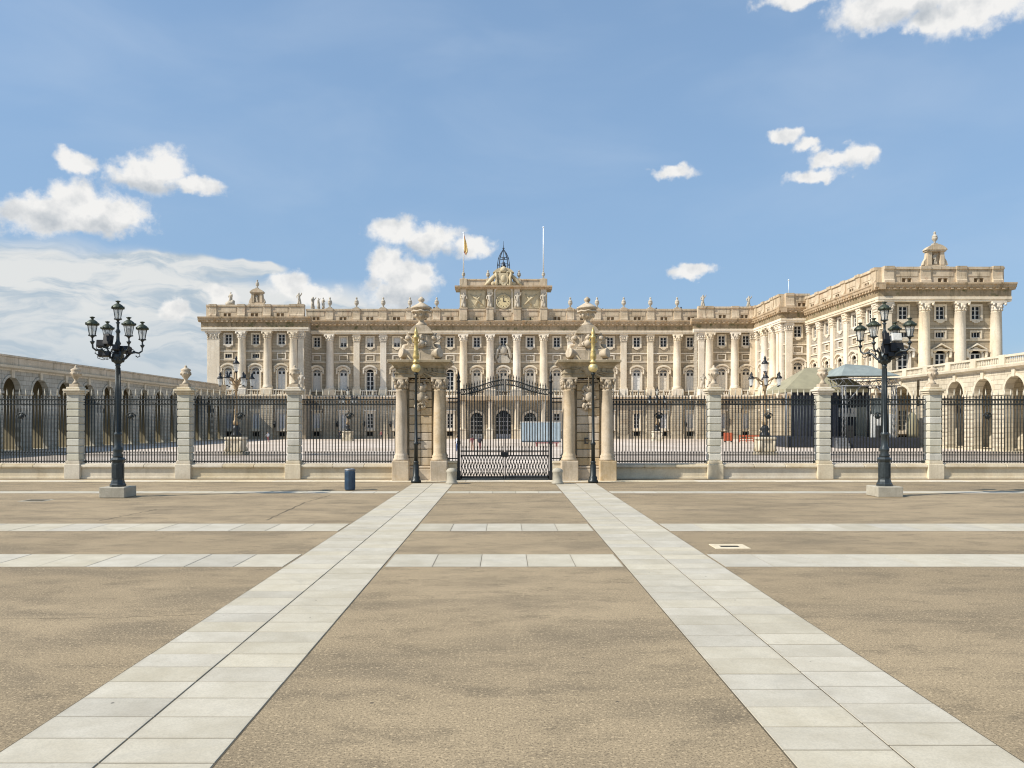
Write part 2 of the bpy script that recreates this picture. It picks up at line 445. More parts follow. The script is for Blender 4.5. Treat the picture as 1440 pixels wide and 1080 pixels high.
# ------------------------------------------------------------------ mesh helpers
class MB:
    """collects shapes; build() links them as ONE mesh object"""
    def __init__(self):
        self.v, self.f, self.s = [], [], []

    def add(self, verts, faces, smooth=False):
        o = len(self.v)
        self.v += [tuple(p) for p in verts]
        self.f += [tuple(i + o for i in q) for q in faces]
        self.s += [smooth] * len(faces)
        return self

    def box(self, x0, x1, y0, y1, z0, z1):
        v = [(x0, y0, z0), (x1, y0, z0), (x1, y1, z0), (x0, y1, z0), (x0, y0, z1), (x1, y0, z1), (x1, y1, z1), (x0, y1, z1)]
        return self.add(v, [(0, 3, 2, 1), (4, 5, 6, 7), (0, 1, 5, 4), (1, 2, 6, 5), (2, 3, 7, 6), (3, 0, 4, 7)])

    def cbox(self, x0, x1, y0, y1, z0, z1, b):
        """box with chamfered edges"""
        v, f = [], []
        xs, ys, zs = (x0, x1), (y0, y1), (z0, z1)
        sg = (1, -1)
        idx = {}
        for i in range(2):
            for j in range(2):
                for k in range(2):
                    X, Y, Z = xs[i], ys[j], zs[k]
                    bx, by, bz = X + sg[i] * b, Y + sg[j] * b, Z + sg[k] * b
                    idx[i, j, k, 0] = len(v); v.append((X, by, bz))
                    idx[i, j, k, 1] = len(v); v.append((bx, Y, bz))
                    idx[i, j, k, 2] = len(v); v.append((bx, by, Z))
        for i in range(2):
            f.append([idx[i, a, c_, 0] for a, c_ in ((0, 0), (1, 0), (1, 1), (0, 1))])
            f.append([idx[a, i, c_, 1] for a, c_ in ((0, 0), (1, 0), (1, 1), (0, 1))])
            f.append([idx[a, c_, i, 2] for a, c_ in ((0, 0), (1, 0), (1, 1), (0, 1))])
        for i in range(2):
            for j in range(2):
                f.append([idx[i, j, 0, 0], idx[i, j, 1, 0], idx[i, j, 1, 1], idx[i, j, 0, 1]])
                f.append([idx[i, 0, j, 0], idx[i, 1, j, 0], idx[i, 1, j, 2], idx[i, 0, j, 2]])
                f.append([idx[0, i, j, 1], idx[1, i, j, 1], idx[1, i, j, 2], idx[0, i, j, 2]])
                for k in range(2):
                    f.append([idx[i, j, k, 0], idx[i, j, k, 1], idx[i, j, k, 2]])
        return self.add(v, f)

    def lathe(self, prof, cx=0, cy=0, n=12, smooth=True, a0=0.0, cap=True):
        v, f = [], []
        for (r, z) in prof:
            for i in range(n):
                a = a0 + 2 * PI * i / n
                v.append((cx + r * math.cos(a), cy + r * math.sin(a), z))
        for k in range(len(prof) - 1):
            for i in range(n):
                j = (i + 1) % n
                f.append((k * n + i, k * n + j, (k + 1) * n + j, (k + 1) * n + i))
        self.add(v, f, smooth)
        if cap:
            o = len(self.v) - len(v)
            self.f.append(tuple(o + i for i in reversed(range(n)))); self.s.append(False)
            self.f.append(tuple(o + (len(prof) - 1) * n + i for i in range(n))); self.s.append(False)
        return self

    def sweep(self, prof, axis_len0, axis_len1):
        """profile [(y,z)...] extruded along x, closed with caps"""
        n = len(prof)
        v = [(axis_len0, y, z) for y, z in prof] + [(axis_len1, y, z) for y, z in prof]
        f = [(i, (i + 1) % n, n + (i + 1) % n, n + i) for i in range(n)]
        f += [tuple(range(n)), tuple(n + i for i in reversed(range(n)))]
        return self.add(v, f)

    def prism(self, poly, y0, y1):
        """polygon [(x,z)...] extruded along y"""
        n = len(poly)
        v = [(x, y0, z) for x, z in poly] + [(x, y1, z) for x, z in poly]
        f = [(i, n + i, n + (i + 1) % n, (i + 1) % n) for i in range(n)]
        f += [tuple(range(n)), tuple(n + i for i in reversed(range(n)))]
        return self.add(v, f)

    def strip(self, outer, inner, y0, y1):
        """band between two poly-lines [(x,z)...], extruded along y"""
        n = len(outer)
        v = []
        for y in (y0, y1):
            v += [(x, y, z) for x, z in outer] + [(x, y, z) for x, z in inner]
        f = []
        for i in range(n - 1):
            f += [(i, i + 1, n + i + 1, n + i), (2 * n + i, 3 * n + i, 3 * n + i + 1, 2 * n + i + 1),
                  (i, 2 * n + i, 2 * n + i + 1, i + 1), (n + i, n + i + 1, 3 * n + i + 1, 3 * n + i)]
        f += [(0, n, 3 * n, 2 * n), (n - 1, 3 * n - 1, 4 * n - 1, 2 * n - 1)]
        return self.add(v, f)

    def tube(self, pts, r, n=6, smooth=True):
        pts = [Vector(p) for p in pts]
        rs = r if hasattr(r, '__len__') else [r] * len(pts)
        v, f = [], []
        up = Vector((0, 0, 1))
        for k, p in enumerate(pts):
            d = (pts[min(k + 1, len(pts) - 1)] - pts[max(k - 1, 0)]).normalized()
            a = d.cross(up)
            if a.length < 1e-3:
                a = d.cross(Vector((1, 0, 0)))
            a.normalize()
            b = d.cross(a)
            for i in range(n):
                t = 2 * PI * i / n
                v.append(p + rs[k] * (math.cos(t) * a + math.sin(t) * b))
        for k in range(len(pts) - 1):
            for i in range(n):
                j = (i + 1) % n
                f.append((k * n + i, k * n + j, (k + 1) * n + j, (k + 1) * n + i))
        self.add(v, f, smooth)
        o = len(self.v) - len(v)
        self.f.append(tuple(o + i for i in range(n))); self.s.append(False)
        self.f.append(tuple(o + (len(pts) - 1) * n + i for i in range(n))); self.s.append(False)
        return self

    def ball(self, c, rx, ry=None, rz=None, n=10, m=6, jit=0.0, rg=rnd):
        ry = ry or rx
        rz = rz or rx
        v = [(c[0], c[1], c[2] - rz)]
        for k in range(1, m):
            t = PI * k / m
            for i in range(n):
                a = 2 * PI * i / n
                q = 1 + jit * rg.uniform(-1, 1)
                v.append((c[0] + q * rx * math.sin(t) * math.cos(a), c[1] + q * ry * math.sin(t) * math.sin(a), c[2] - q * rz * math.cos(t)))
        v.append((c[0], c[1], c[2] + rz))
        f = [(0, 1 + (i + 1) % n, 1 + i) for i in range(n)]
        for k in range(m - 2):
            for i in range(n):
                j = (i + 1) % n
                f.append((1 + k * n + i, 1 + k * n + j, 1 + (k + 1) * n + j, 1 + (k + 1) * n + i))
        L = len(v) - 1
        f += [(L, 1 + (m - 2) * n + i, 1 + (m - 2) * n + (i + 1) % n) for i in range(n)]
        return self.add(v, f, True)

    def xf(self, mat, start=0):
        for i in range(start, len(self.v)):
            self.v[i] = tuple(mat @ Vector(self.v[i]))
        return self

    def merge(self, other, mat=None):
        o = len(self.v)
        self.v += [tuple(mat @ Vector(p)) if mat else p for p in other.v]
        self.f += [tuple(i + o for i in q) for q in other.f]
        self.s += other.s
        return self

    def mesh(self, name, mat):
        me = bpy.data.meshes.new(name)
        me.from_pydata(self.v, [], self.f)
        me.polygons.foreach_set('use_smooth', self.s)
        me.materials.append(M[mat] if isinstance(mat, str) else mat)
        bm = bmesh.new()
        bm.from_mesh(me)
        bmesh.ops.recalc_face_normals(bm, faces=bm.faces)
        bm.to_mesh(me)
        bm.free()
        return me


def T(x=0, y=0, z=0):
    return Matrix.Translation((x, y, z))


def RZ(d):
    return Matrix.Rotation(R(d), 4, 'Z')


def obj(name, data, parent=None, mat=None):
    """link one object; data is a mesh"""
    o = bpy.data.objects.new(name, data)
    COL.objects.link(o)
    if parent is not None:
        o.parent = parent
    if mat is not None:
        o.matrix_basis = mat
    return o


def tag(o, label=None, cat=None, group=None, kind=None):
    if label: o['label'] = label
    if cat: o['category'] = cat
    if group: o['group'] = group
    if kind: o['kind'] = kind
    return o


def thing(name, label, cat, mat=None, group=None):
    o = bpy.data.objects.new(name, None)
    COL.objects.link(o)
    o.empty_display_size = 0.3
    if mat is not None:
        o.matrix_basis = mat
    return tag(o, label, cat, group)


def copy_thing(root, mat, label):
    """a copy of a thing with copies of its parts and sub-parts"""
    r = root.copy()
    COL.objects.link(r)
    r.matrix_basis = mat
    r['label'] = label
    for ch in root.children:
        c2 = ch.copy()
        COL.objects.link(c2)
        c2.parent = r
        for g in ch.children:
            d = g.copy()
            COL.objects.link(d)
            d.parent = c2
    return r


def skin_mesh(name, joints, bones, mats, pick, sub=1):
    """one continuous body grown over a skeleton; pick(center) -> material index"""
    me = bpy.data.meshes.new(name)
    me.from_pydata([j[:3] for j in joints], bones, [])
    o = bpy.data.objects.new(name, me)
    COL.objects.link(o)
    md = o.modifiers.new('skin', 'SKIN')
    sv = me.skin_vertices[0].data
    for i, j in enumerate(joints):
        sv[i].radius = (j[3], j[4] if len(j) > 4 else j[3])
    sv[0].use_root = True
    ss = o.modifiers.new('sub', 'SUBSURF')
    ss.levels = sub
    dg = bpy.context.evaluated_depsgraph_get()
    dg.update()
    res = bpy.data.meshes.new_from_object(o.evaluated_get(dg))
    bpy.data.objects.remove(o)
    res.materials.clear()
    for mm in mats:
        res.materials.append(M[mm])
    for p in res.polygons:
        p.use_smooth = True
        p.material_index = pick(p.center)
    return res


# ------------------------------------------------------------------ the setting: ground
g = MB()
g.add([(-2500, -300, 0), (2500, -300, 0), (2500, 4000, 0), (-2500, 4000, 0)], [(0, 1, 2, 3)])
tag(obj('ground', g.mesh('ground', 'plaza_aggregate')), kind='structure')
g = MB()
g.box(-53.2, 53.6, 44.2, 160, -0.2, 0.012)
tag(obj('courtyard_ground', g.mesh('courtyard_ground', 'court_gravel')), kind='structure')

# two long paths of pale slabs running to the gate, and cross bands
slab_cache = {}


def slab(parent, x0, x1, y0, y1, zt):
    w, d = round(x1 - x0, 3), round(y1 - y0, 3)
    k = (w, d)
    if k not in slab_cache:
        slab_cache[k] = MB().cbox(-w / 2, w / 2, -d / 2, d / 2, 0, 0.026, 0.004).mesh('slab', 'paving_slab')
    m4 = T((x0 + x1) / 2, (y0 + y1) / 2, zt) @ Matrix.Rotation(rnd.uniform(-0.0012, 0.0012), 4, 'Z') @ Matrix.Rotation(rnd.uniform(-0.0015, 0.0015), 4, 'X')
    return obj('slab', slab_cache[k], parent, m4)


BANDS = ((16.40, 17.95), (21.85, 23.45), (33.75, 34.75))
J = 0.016
for side in (-1, 1):
    xi, xo = 2.55, 4.60
    bed = MB()
    a, b = sorted((side * (xi - 0.008), side * (xo + 0.008)))
    bed.box(a, b, 2.0, 39.3, -0.05, 0.002)
    path = tag(obj('stone_path', bed.mesh('stone_path', 'joint_dirt')), kind='structure')
    for colm in range(2):
        x0 = xi + colm * 1.025
        off = 0.0 if side < 0 else (0.0, 0.27)[colm]
        y = 2.0 + off
        while y < 39.2:
            d = 0.545 if side < 0 else rnd.choice((0.545, 0.545, 0.60))
            y1 = min(y + d, 39.3)
            if y1 - y > 0.2 and y1 > 5.6:
                a, b = sorted((side * x0, side * (x0 + 1.025)))
                slab(path, a + J / 2, b - J / 2, y + J / 2, round(y1 - J / 2, 3), -0.019 + rnd.uniform(0, 0.003))
            y = y1
for bi, (y0, y1) in enumerate(BANDS):
    lim = (16, 20, 27)[bi]
    for (xa, xb) in ((-lim, -4.64), (-2.51, 2.51), (4.64, lim)):
        bed = MB()
        bed.box(xa, xb, y0 - 0.015, y1 + 0.015, -0.05, 0.002)
        band = tag(obj('paving_band', bed.mesh('paving_band', 'joint_dirt')), kind='structure')
        n = max(1, round((xb - xa) / 1.0))
        w = (xb - xa) / n
        for i in range(n):
            slab(band, xa + i * w + 0.005, xa + (i + 1) * w - 0.005, y0, y1, -0.019 + rnd.uniform(0, 0.003))
# pale kerb at the foot of the railings
kb = MB().box(-32, 32, 40.2, 40.25, -0.05, 0.006)
kerb = tag(obj('kerb', kb.mesh('kerb', 'joint_dirt')), kind='structure')
for i in range(-16, 16):
    k = (1.99, 'kerb')
    if k not in slab_cache:
        slab_cache[k] = MB().cbox(-0.995, 0.995, -0.5, 0.5, -0.03, 0.03, 0.006).mesh('kerbstone', 'fence_stone')
    obj('kerbstone', slab_cache[k], kerb, T(i * 2 + 1, 40.78, 0.0))

# old cracks and seams across the aggregate
def crack(pts, w):
    b = MB()
    rg = random.Random(int(pts[0][0] * 100))
    full = []
    for (p, q) in zip(pts, pts[1:]):
        n = 14
        for i in range(n):
            t = i / n
            full.append((p[0] + (q[0] - p[0]) * t + rg.uniform(-.04, .04), p[1] + (q[1] - p[1]) * t + rg.uniform(-.04, .04)))
    full.append(pts[-1])
    for (p, q) in zip(full, full[1:]):
        d = Vector((q[0] - p[0], q[1] - p[1], 0)).normalized()
        nn = Vector((-d.y, d.x, 0)) * w * rg.uniform(0.4, 1.0)
        P0, Q0 = Vector((*p, 0.002)), Vector((*q, 0.002))
        b.add([P0 - nn, Q0 - nn, Q0 + nn, P0 + nn], [(0, 1, 2, 3)])
    tag(obj('ground_crack', b.mesh('ground_crack', 'joint_dirt')), kind='structure')


crack([(-7.4, 24.4), (-7.6, 30.0), (-7.3, 32.8)], 0.03)
crack([(-12.5, 24.2), (-12.2, 27.5)], 0.03)
crack([(-9.0, 12.0), (-6.2, 12.1), (-4.7, 12.3)], 0.006)

# ------------------------------------------------------------------ the palace
palace = thing('palace', 'long pale stone royal palace with columns, clock attic and right wing behind the courtyard', 'palace')
MESH = {}


def cached(key, fn):
    if key not in MESH:
        MESH[key] = fn()
    return MESH[key]


Z_LEDGE0, Z_LEDGE1 = 7.7, 8.6
Z_CAP0, Z_ARCH0, Z_ARCH1, Z_CORN1, Z_PAR1 = 19.5, 20.9, 21.6, 23.6, 26.0


def m_column():
    b = MB()
    prof = [(0.98, 9.95), (0.98, 10.1), (0.90, 10.18), (0.95, 10.3), (0.84, 10.42), (0.80, 10.6), (0.80, 13.0), (0.77, 16.0), (0.70, 19.35), (0.76, 19.42), (0.70, 19.5)]
    b.lathe(prof, 0, -0.35, 18)
    return b.mesh('column', 'limestone')


def m_colbase():
    b = MB().cbox(-1.1, 1.1, -1.38, 0.0, Z_LEDGE1, 9.8, 0.05).box(-1.02, 1.02, -1.30, 0.0, 9.8, 9.96)
    return b.mesh('column_base', 'limestone')


def m_capital(r, yc, square):
    b = MB()
    if square:
        for k, (w, z0, z1) in enumerate(((0.74, 19.5, 19.9), (0.82, 19.9, 20.3), (0.92, 20.3, 20.6))):
            b.box(-w, w, -0.40 - 0.10 * k, 0, z0, z1)
    else:
        b.lathe([(r * 0.95, 19.5), (r * 1.05, 19.9), (r * 1.0, 19.95), (r * 1.2, 20.3), (r * 1.12, 20.34), (r * 1.38, 20.6)], 0, yc, 16)
    w = r * 1.25
    b.box(-w * 1.08, w * 1.08, yc - w if not square else -0.72, 0, 20.6, 20.897)
    # acanthus leaves and volutes
    yf = (yc - r) if not square else -0.42
    for row, (z, s, nn) in enumerate(((19.72, 0.16, 5), (20.12, 0.18, 4))):
        for i in range(nn):
            t = (i - (nn - 1) / 2) / ((nn - 1) / 2)
            x = t * r * 0.95
            yy = yf + (0 if square else (r - math.sqrt(max(0, r * r - (x * 0.98) ** 2))))
            b.ball((x, yy - 0.07 - 0.06 * row, z), s * 0.8, s * 0.7, s * 1.25, 6, 4)
    for s in (-1, 1):
        b.ball((s * r * 1.1, yf - 0.16, 20.45), 0.2, 0.16, 0.2, 8, 5)
    return b.mesh('capital', 'limestone')


def m_pilaster(w):
    b = MB().cbox(-w, w, -0.42, 0, 9.95, 19.5, 0.03)
    b.box(-w - 0.14, w + 0.14, -0.56, 0, 9.95, 10.18).box(-w - 0.07, w + 0.07, -0.50, 0, 10.18, 10.36)
    b.box(-w - 0.05, w + 0.05, -0.47, 0, 19.3, 19.42)
    return b.mesh('pilaster', 'limestone')


def m_pilbase(w):
    b = MB().cbox(-w - 0.24, w + 0.24, -0.75, 0, Z_LEDGE1, 9.8, 0.05).box(-w - 0.18, w + 0.18, -0.66, 0, 9.8, 9.96)
    return b.mesh('pilaster_base', 'limestone')


def m_buttress(w, p):
    b = MB()
    z = 0.0
    b.box(-w - 0.12, w + 0.12, -p - 0.12, 0, 0, 0.9)
    z = 0.9
    b.box(-w + 0.05, w - 0.05, -p + 0.06, 0, 0.9, 7.7)
    while z < 7.6:
        b.cbox(-w, w, -p, 0, z + 0.04, min(z + 0.68, 7.69), 0.03)
        z += 0.72
    return b.mesh('rusticated_strip', 'ground_storey')


def ring(w, h, t, p, y_in=0.0, z0=0.0):
    """picture-frame surround around an opening w x h standing on z0"""
    b = MB()
    b.box(-w / 2 - t, -w / 2, -p, y_in, z0, z0 + h).box(w / 2, w / 2 + t, -p, y_in, z0, z0 + h)
    b.box(-w / 2 - t, w / 2 + t, -p, y_in, z0 + h, z0 + h + t)
    b.box(-w / 2 - t, w / 2 + t, -p, y_in, z0 - t * 0.8, z0)
    return b


def m_sash(w, h, nx, nz, t=0.09):
    b = MB()
    y0, y1 = 0.16, 0.24
    b.box(-w / 2, -w / 2 + t, y0, y1, 0, h).box(w / 2 - t, w / 2, y0, y1, 0, h)
    b.box(-w / 2 + t, w / 2 - t, y0, y1, 0, t).box(-w / 2 + t, w / 2 - t, y0, y1, h - t, h)
    for i in range(1, nx):
        x = -w / 2 + w * i / nx
        tt = t * (0.75 if i * 2 == nx else 0.4)
        b.box(x - tt, x + tt, y0 + 0.01, y1 - 0.01, t, h - t)
    for k in range(1, nz):
        z = h * k / nz
        b.box(-w / 2 + t, w / 2 - t, y0 + 0.02, y1 - 0.02, z - t * 0.35, z + t * 0.35)
    return b.mesh('sash', 'sash')


def m_pane(w, h, mat='window_glass', z0=0.0, y=0.27):
    return MB().box(-w / 2, w / 2, y, y + 0.05, z0, z0 + h).mesh('pane', mat)


def arc_pts(w, zs, rise, n=10):
    r = (w * w / 4 + rise * rise) / (2 * rise)
    th = math.asin(min(1, w / 2 / r))
    if rise > w / 2:
        th = PI - th
    return [(r * math.sin(-th + 2 * th * i / n), zs + rise - r + r * math.cos(-th + 2 * th * i / n)) for i in range(n + 1)]


def upper_window(u, fr, kind):
    w, h = 1.3, 1.95
    fm = cached('up_f', lambda: ring(w, h, 0.27, 0.16).box(-0.55, 0.55, -0.15, 0, -0.42, -0.216).box(-0.3, 0.3, -0.14, 0, -0.56, -0.42).mesh('window_surround', 'limestone'))
    o = obj('upper_window', fm, palace, fr @ T(u, 0, 18.4))
    obj('sash', cached('up_s', lambda: m_sash(w, h, 2, 3, 0.10)), o)
    obj('pane', cached('up_p', lambda: m_pane(w, h)), o)
    if kind == 'blind':
        obj('blind', cached('up_b', lambda: m_pane(w - 0.04, h * 0.55, 'blind', h * 0.45, 0.245)), o)


def mezzanine(u, fr, dark):
    w, h = 1.35, 0.85
    fm = cached('mz_f', lambda: ring(w, h, 0.2, 0.12).mesh('panel_surround', 'limestone'))
    o = obj('mezzanine_window', fm, palace, fr @ T(u, 0, 15.72))
    if dark:
        obj('sash', cached('mz_s', lambda: m_sash(w, h, 3, 1, 0.08)), o)
        obj('pane', cached('mz_p', lambda: m_pane(w, h)), o)
    else:
        obj('panel', cached('mz_q', lambda: MB().box(-w / 2, w / 2, 0.1, 0.2, 0, h).box(-w / 2 + .25, w / 2 - .25, 0.04, 0.1, .2, h - .2).mesh('panel', 'granite_wall')), o)


def main_window(u, fr, kind, hood):
    w, h = 1.55, 3.7

    def f():
        b = MB()
        for s in (-1, 1):
            b.box(s * w / 2 if s > 0 else -w / 2 - 0.3, w / 2 + 0.3 if s > 0 else -w / 2, -0.18, 0, 0, h)
        a = arc_pts(w, h, 0.5, 8)
        b.strip([(x * (w / 2 + 0.3) / (w / 2), z + 0.3) for x, z in a], a, -0.18, 0.0)
        b.box(-w / 2 - 0.3, w / 2 + 0.3, -0.3, 0, -0.25, 0)
        return b.mesh('window_surround', 'limestone')
    o = obj('main_window', cached('mn_f', f), palace, fr @ T(u, 0, 9.7))
    a = arc_pts(w, h, 0.5, 8)
    if kind == 'glass':
        obj('pane', cached('mn_g', lambda: MB().prism([(-w / 2, 0)] + a + [(w / 2, 0)], 0.27, 0.32).mesh('pane', 'window_glass')), o)
        obj('sash', cached('mn_s', lambda: m_sash(w, h, 2, 4, 0.14)), o)
    else:
        mt = {'shutter': 'shutter', 'white': 'sash', 'grey': 'blind'}[kind]
        def sh():
            b = MB().prism([(-w / 2, 0)] + a + [(w / 2, 0)], 0.18, 0.26)
            for s in (-1, 1):
                for z0, z1 in ((0.15, 0.95), (1.1, 1.9), (2.0, 2.65)):
                    b.box(s * 0.4 - 0.26, s * 0.4 + 0.26, 0.15, 0.18, z0, z1)
            b.box(-0.04, 0.04, 0.13, 0.18, 0, h)
            return b.mesh('shutters', mt)
        s_ = obj('shutters', cached('mn_sh' + kind, sh), o)
        for s in (-1, 1):
            obj('fanlight', cached('mn_fl', lambda: MB().box(-0.2, 0.2, 0.155, 0.185, 2.95, 3.45).mesh('fanlight', 'window_glass')), o, T(s * 0.38, 0, 0))
    # hood: segmental arc or triangular pediment on consoles
    if hood == 'arc':
        def hd():
            b = MB()
            o_ = arc_pts(2.9, 14.02 - 9.7, 0.75, 10)
            i_ = arc_pts(2.6, 13.86 - 9.7, 0.62, 10)
            b.strip(o_, i_, -0.5, 0)
            b.strip(arc_pts(2.6, 13.86 - 9.7, 0.62, 10), [(x * 0.86, z - 0.16) for x, z in i_], -0.28, 0)
            for s in (-1, 1):
                b.box(s * 1.3 - 0.14, s * 1.3 + 0.14, -0.34, 0, 3.3, 4.2).ball((s * 1.3, -0.3, 3.4), 0.16, 0.12, 0.22, 6, 4)
            return b.mesh('hood', 'limestone')
    else:
        def hd():
            b = MB()
            b.prism([(-1.55, 4.25), (0, 5.15), (1.55, 4.25), (1.3, 4.25), (0, 4.95), (-1.3, 4.25)], -0.55, 0)
            b.box(-1.55, 1.55, -0.5, 0, 4.08, 4.249)
            for s in (-1, 1):
                b.box(s * 1.35 - 0.15, s * 1.35 + 0.15, -0.4, 0, 3.1, 4.08).ball((s * 1.35, -0.36, 3.2), 0.17, 0.14, 0.24, 6, 4)
            b.ball((0, -0.1, 4.5), 0.35, 0.12, 0.2, 8, 5)
            return b.mesh('hood', 'limestone')
    obj('hood', cached('hd_' + hood, hd), o)


def ground_window(u, fr, kind):
    w, h = 1.25, 3.0
    fm = cached('gr_f', lambda: ring(w, h, 0.3, 0.14).box(-1.15, 1.15, -0.36, 0, h + 0.45, h + 0.7).box(-0.95, 0.95, -0.2, 0, h + 0.3, h + 0.45).box(-1.0, 1.0, -0.3, 0, -0.5, -0.24).mesh('window_surround', 'limestone'))
    o = obj('ground_window', fm, palace, fr @ T(u, 0, 2.1))
    obj('sash', cached('gr_s', lambda: m_sash(w, h, 2, 4, 0.12)), o)
    obj('pane', cached('gr_p', lambda: m_pane(w, h)), o)
    if kind == 'blind':
        obj('blind', cached('gr_b', lambda: m_pane(w - 0.02, h, 'grey_shutter', 0, 0.245)), o)
    v = obj('cellar_vent', cached('cv', lambda: ring(1.25, 0.85, 0.14, 0.06).mesh('vent_frame', 'ground_storey')), palace, fr @ T(u, 0, 0.55))
    def grille():
        b = MB()
        for i in range(5):
            x = -0.5 + i * 0.25
            b.box(x - 0.03, x + 0.03, 0.1, 0.15, 0, 0.85)
        return b.box(-0.625, 0.625, 0.3, 0.35, 0, 0.85).mesh('vent_grille', 'dark_void')
    obj('vent_grille', cached('cvg', grille), v)


def wall_sheet(u0, u1, z0, z1, holes, depth=0.36):
    b = MB()
    xs = sorted({u0, u1, *[h[0] for h in holes], *[h[1] for h in holes]})
    zs = sorted({z0, z1, *[h[2] for h in holes], *[h[3] for h in holes]})
    for i in range(len(xs) - 1):
        for k in range(len(zs) - 1):
            cx, cz = (xs[i] + xs[i + 1]) / 2, (zs[k] + zs[k + 1]) / 2
            if any(h[0] < cx < h[1] and h[2] < cz < h[3] for h in holes):
                continue
            b.add([(xs[i], 0, zs[k]), (xs[i + 1], 0, zs[k]), (xs[i + 1], 0, zs[k + 1]), (xs[i], 0, zs[k + 1])], [(0, 1, 2, 3)])
    for (a, c_, d, e) in holes:
        b.add([(a, 0, d), (c_, 0, d), (c_, 0, e), (a, 0, e), (a, depth, d), (c_, depth, d), (c_, depth, e), (a, depth, e)],
              [(0, 1, 5, 4), (1, 2, 6, 5), (2, 3, 7, 6), (3, 0, 4, 7)])
    return b


def m_urn(s=1.0, mat='statue_stone'):
    b = MB()
    b.box(-0.36 * s, 0.36 * s, -0.36 * s, 0.36 * s, 0, 0.3 * s)
    b.lathe([(0.22 * s, 0.3 * s), (0.13 * s, 0.5 * s), (0.16 * s, 0.62 * s), (0.42 * s, 0.95 * s), (0.46 * s, 1.25 * s), (0.36 * s, 1.4 * s), (0.44 * s, 1.48 * s), (0.40 * s, 1.56 * s),
             (0.24 * s, 1.75 * s), (0.13 * s, 1.9 * s), (0.20 * s, 2.02 * s), (0.20 * s, 2.18 * s), (0.04 * s, 2.34 * s)], 0, 0, 12)
    return b.mesh('urn', mat)


def m_pedestal(wb, wt_):
    b = MB()
    prof = [(-0.95, 23.6), (-0.95, 24.0), (-0.80, 24.15), (-0.74, 24.6), (-0.74, 25.5), (-0.9, 25.65), (-0.95, 26.06), (0.3, 26.06), (0.3, 23.6)]
    return b.sweep(prof, -wb, wb).mesh('parapet_pedestal', 'parapet_stone')


def m_parapet(w):
    b = MB()
    z0 = 23.6
    b.box(-w / 2, w / 2, -0.55, 0.2, 24.35, 25.62)
    b.box(-w / 2, -0.7, -0.55, 0.2, z0, 24.35).box(0.7, w / 2, -0.55, 0.2, z0, 24.35).box(-0.7, 0.7, 0.15, 0.2, z0, 24.35)
    b.box(-0.12, 0.12, -0.5, 0.1, z0, 24.35)
    b.box(-w / 2, w / 2, -0.74, 0.3, 25.62, 25.98)
    b.box(-w / 2 + 0.35, w / 2 - 0.35, -0.61, -0.55, 24.6, 25.4)
    return b.mesh('parapet_panel', 'parapet_stone')


def m_balustrade(w):
    b = MB()
    y = -1.0
    b.box(-w / 2, w / 2, y - 0.14, y + 0.14, Z_LEDGE1, 8.75).box(-w / 2, w / 2, y - 0.16, y + 0.16, 9.5, 9.68)
    n = int(w / 0.42)
    for i in range(n):
        x = -w / 2 + w * (i + 0.5) / n
        b.lathe([(0.08, 8.75), (0.13, 9.0), (0.06, 9.3), (0.1, 9.5)], x, y, 6, cap=False)
    return b.mesh('balustrade', 'limestone')


FI = [0]


def portal_size(u):
    return (3.1, 4.3) if u == 0 else (2.5, 4.1)


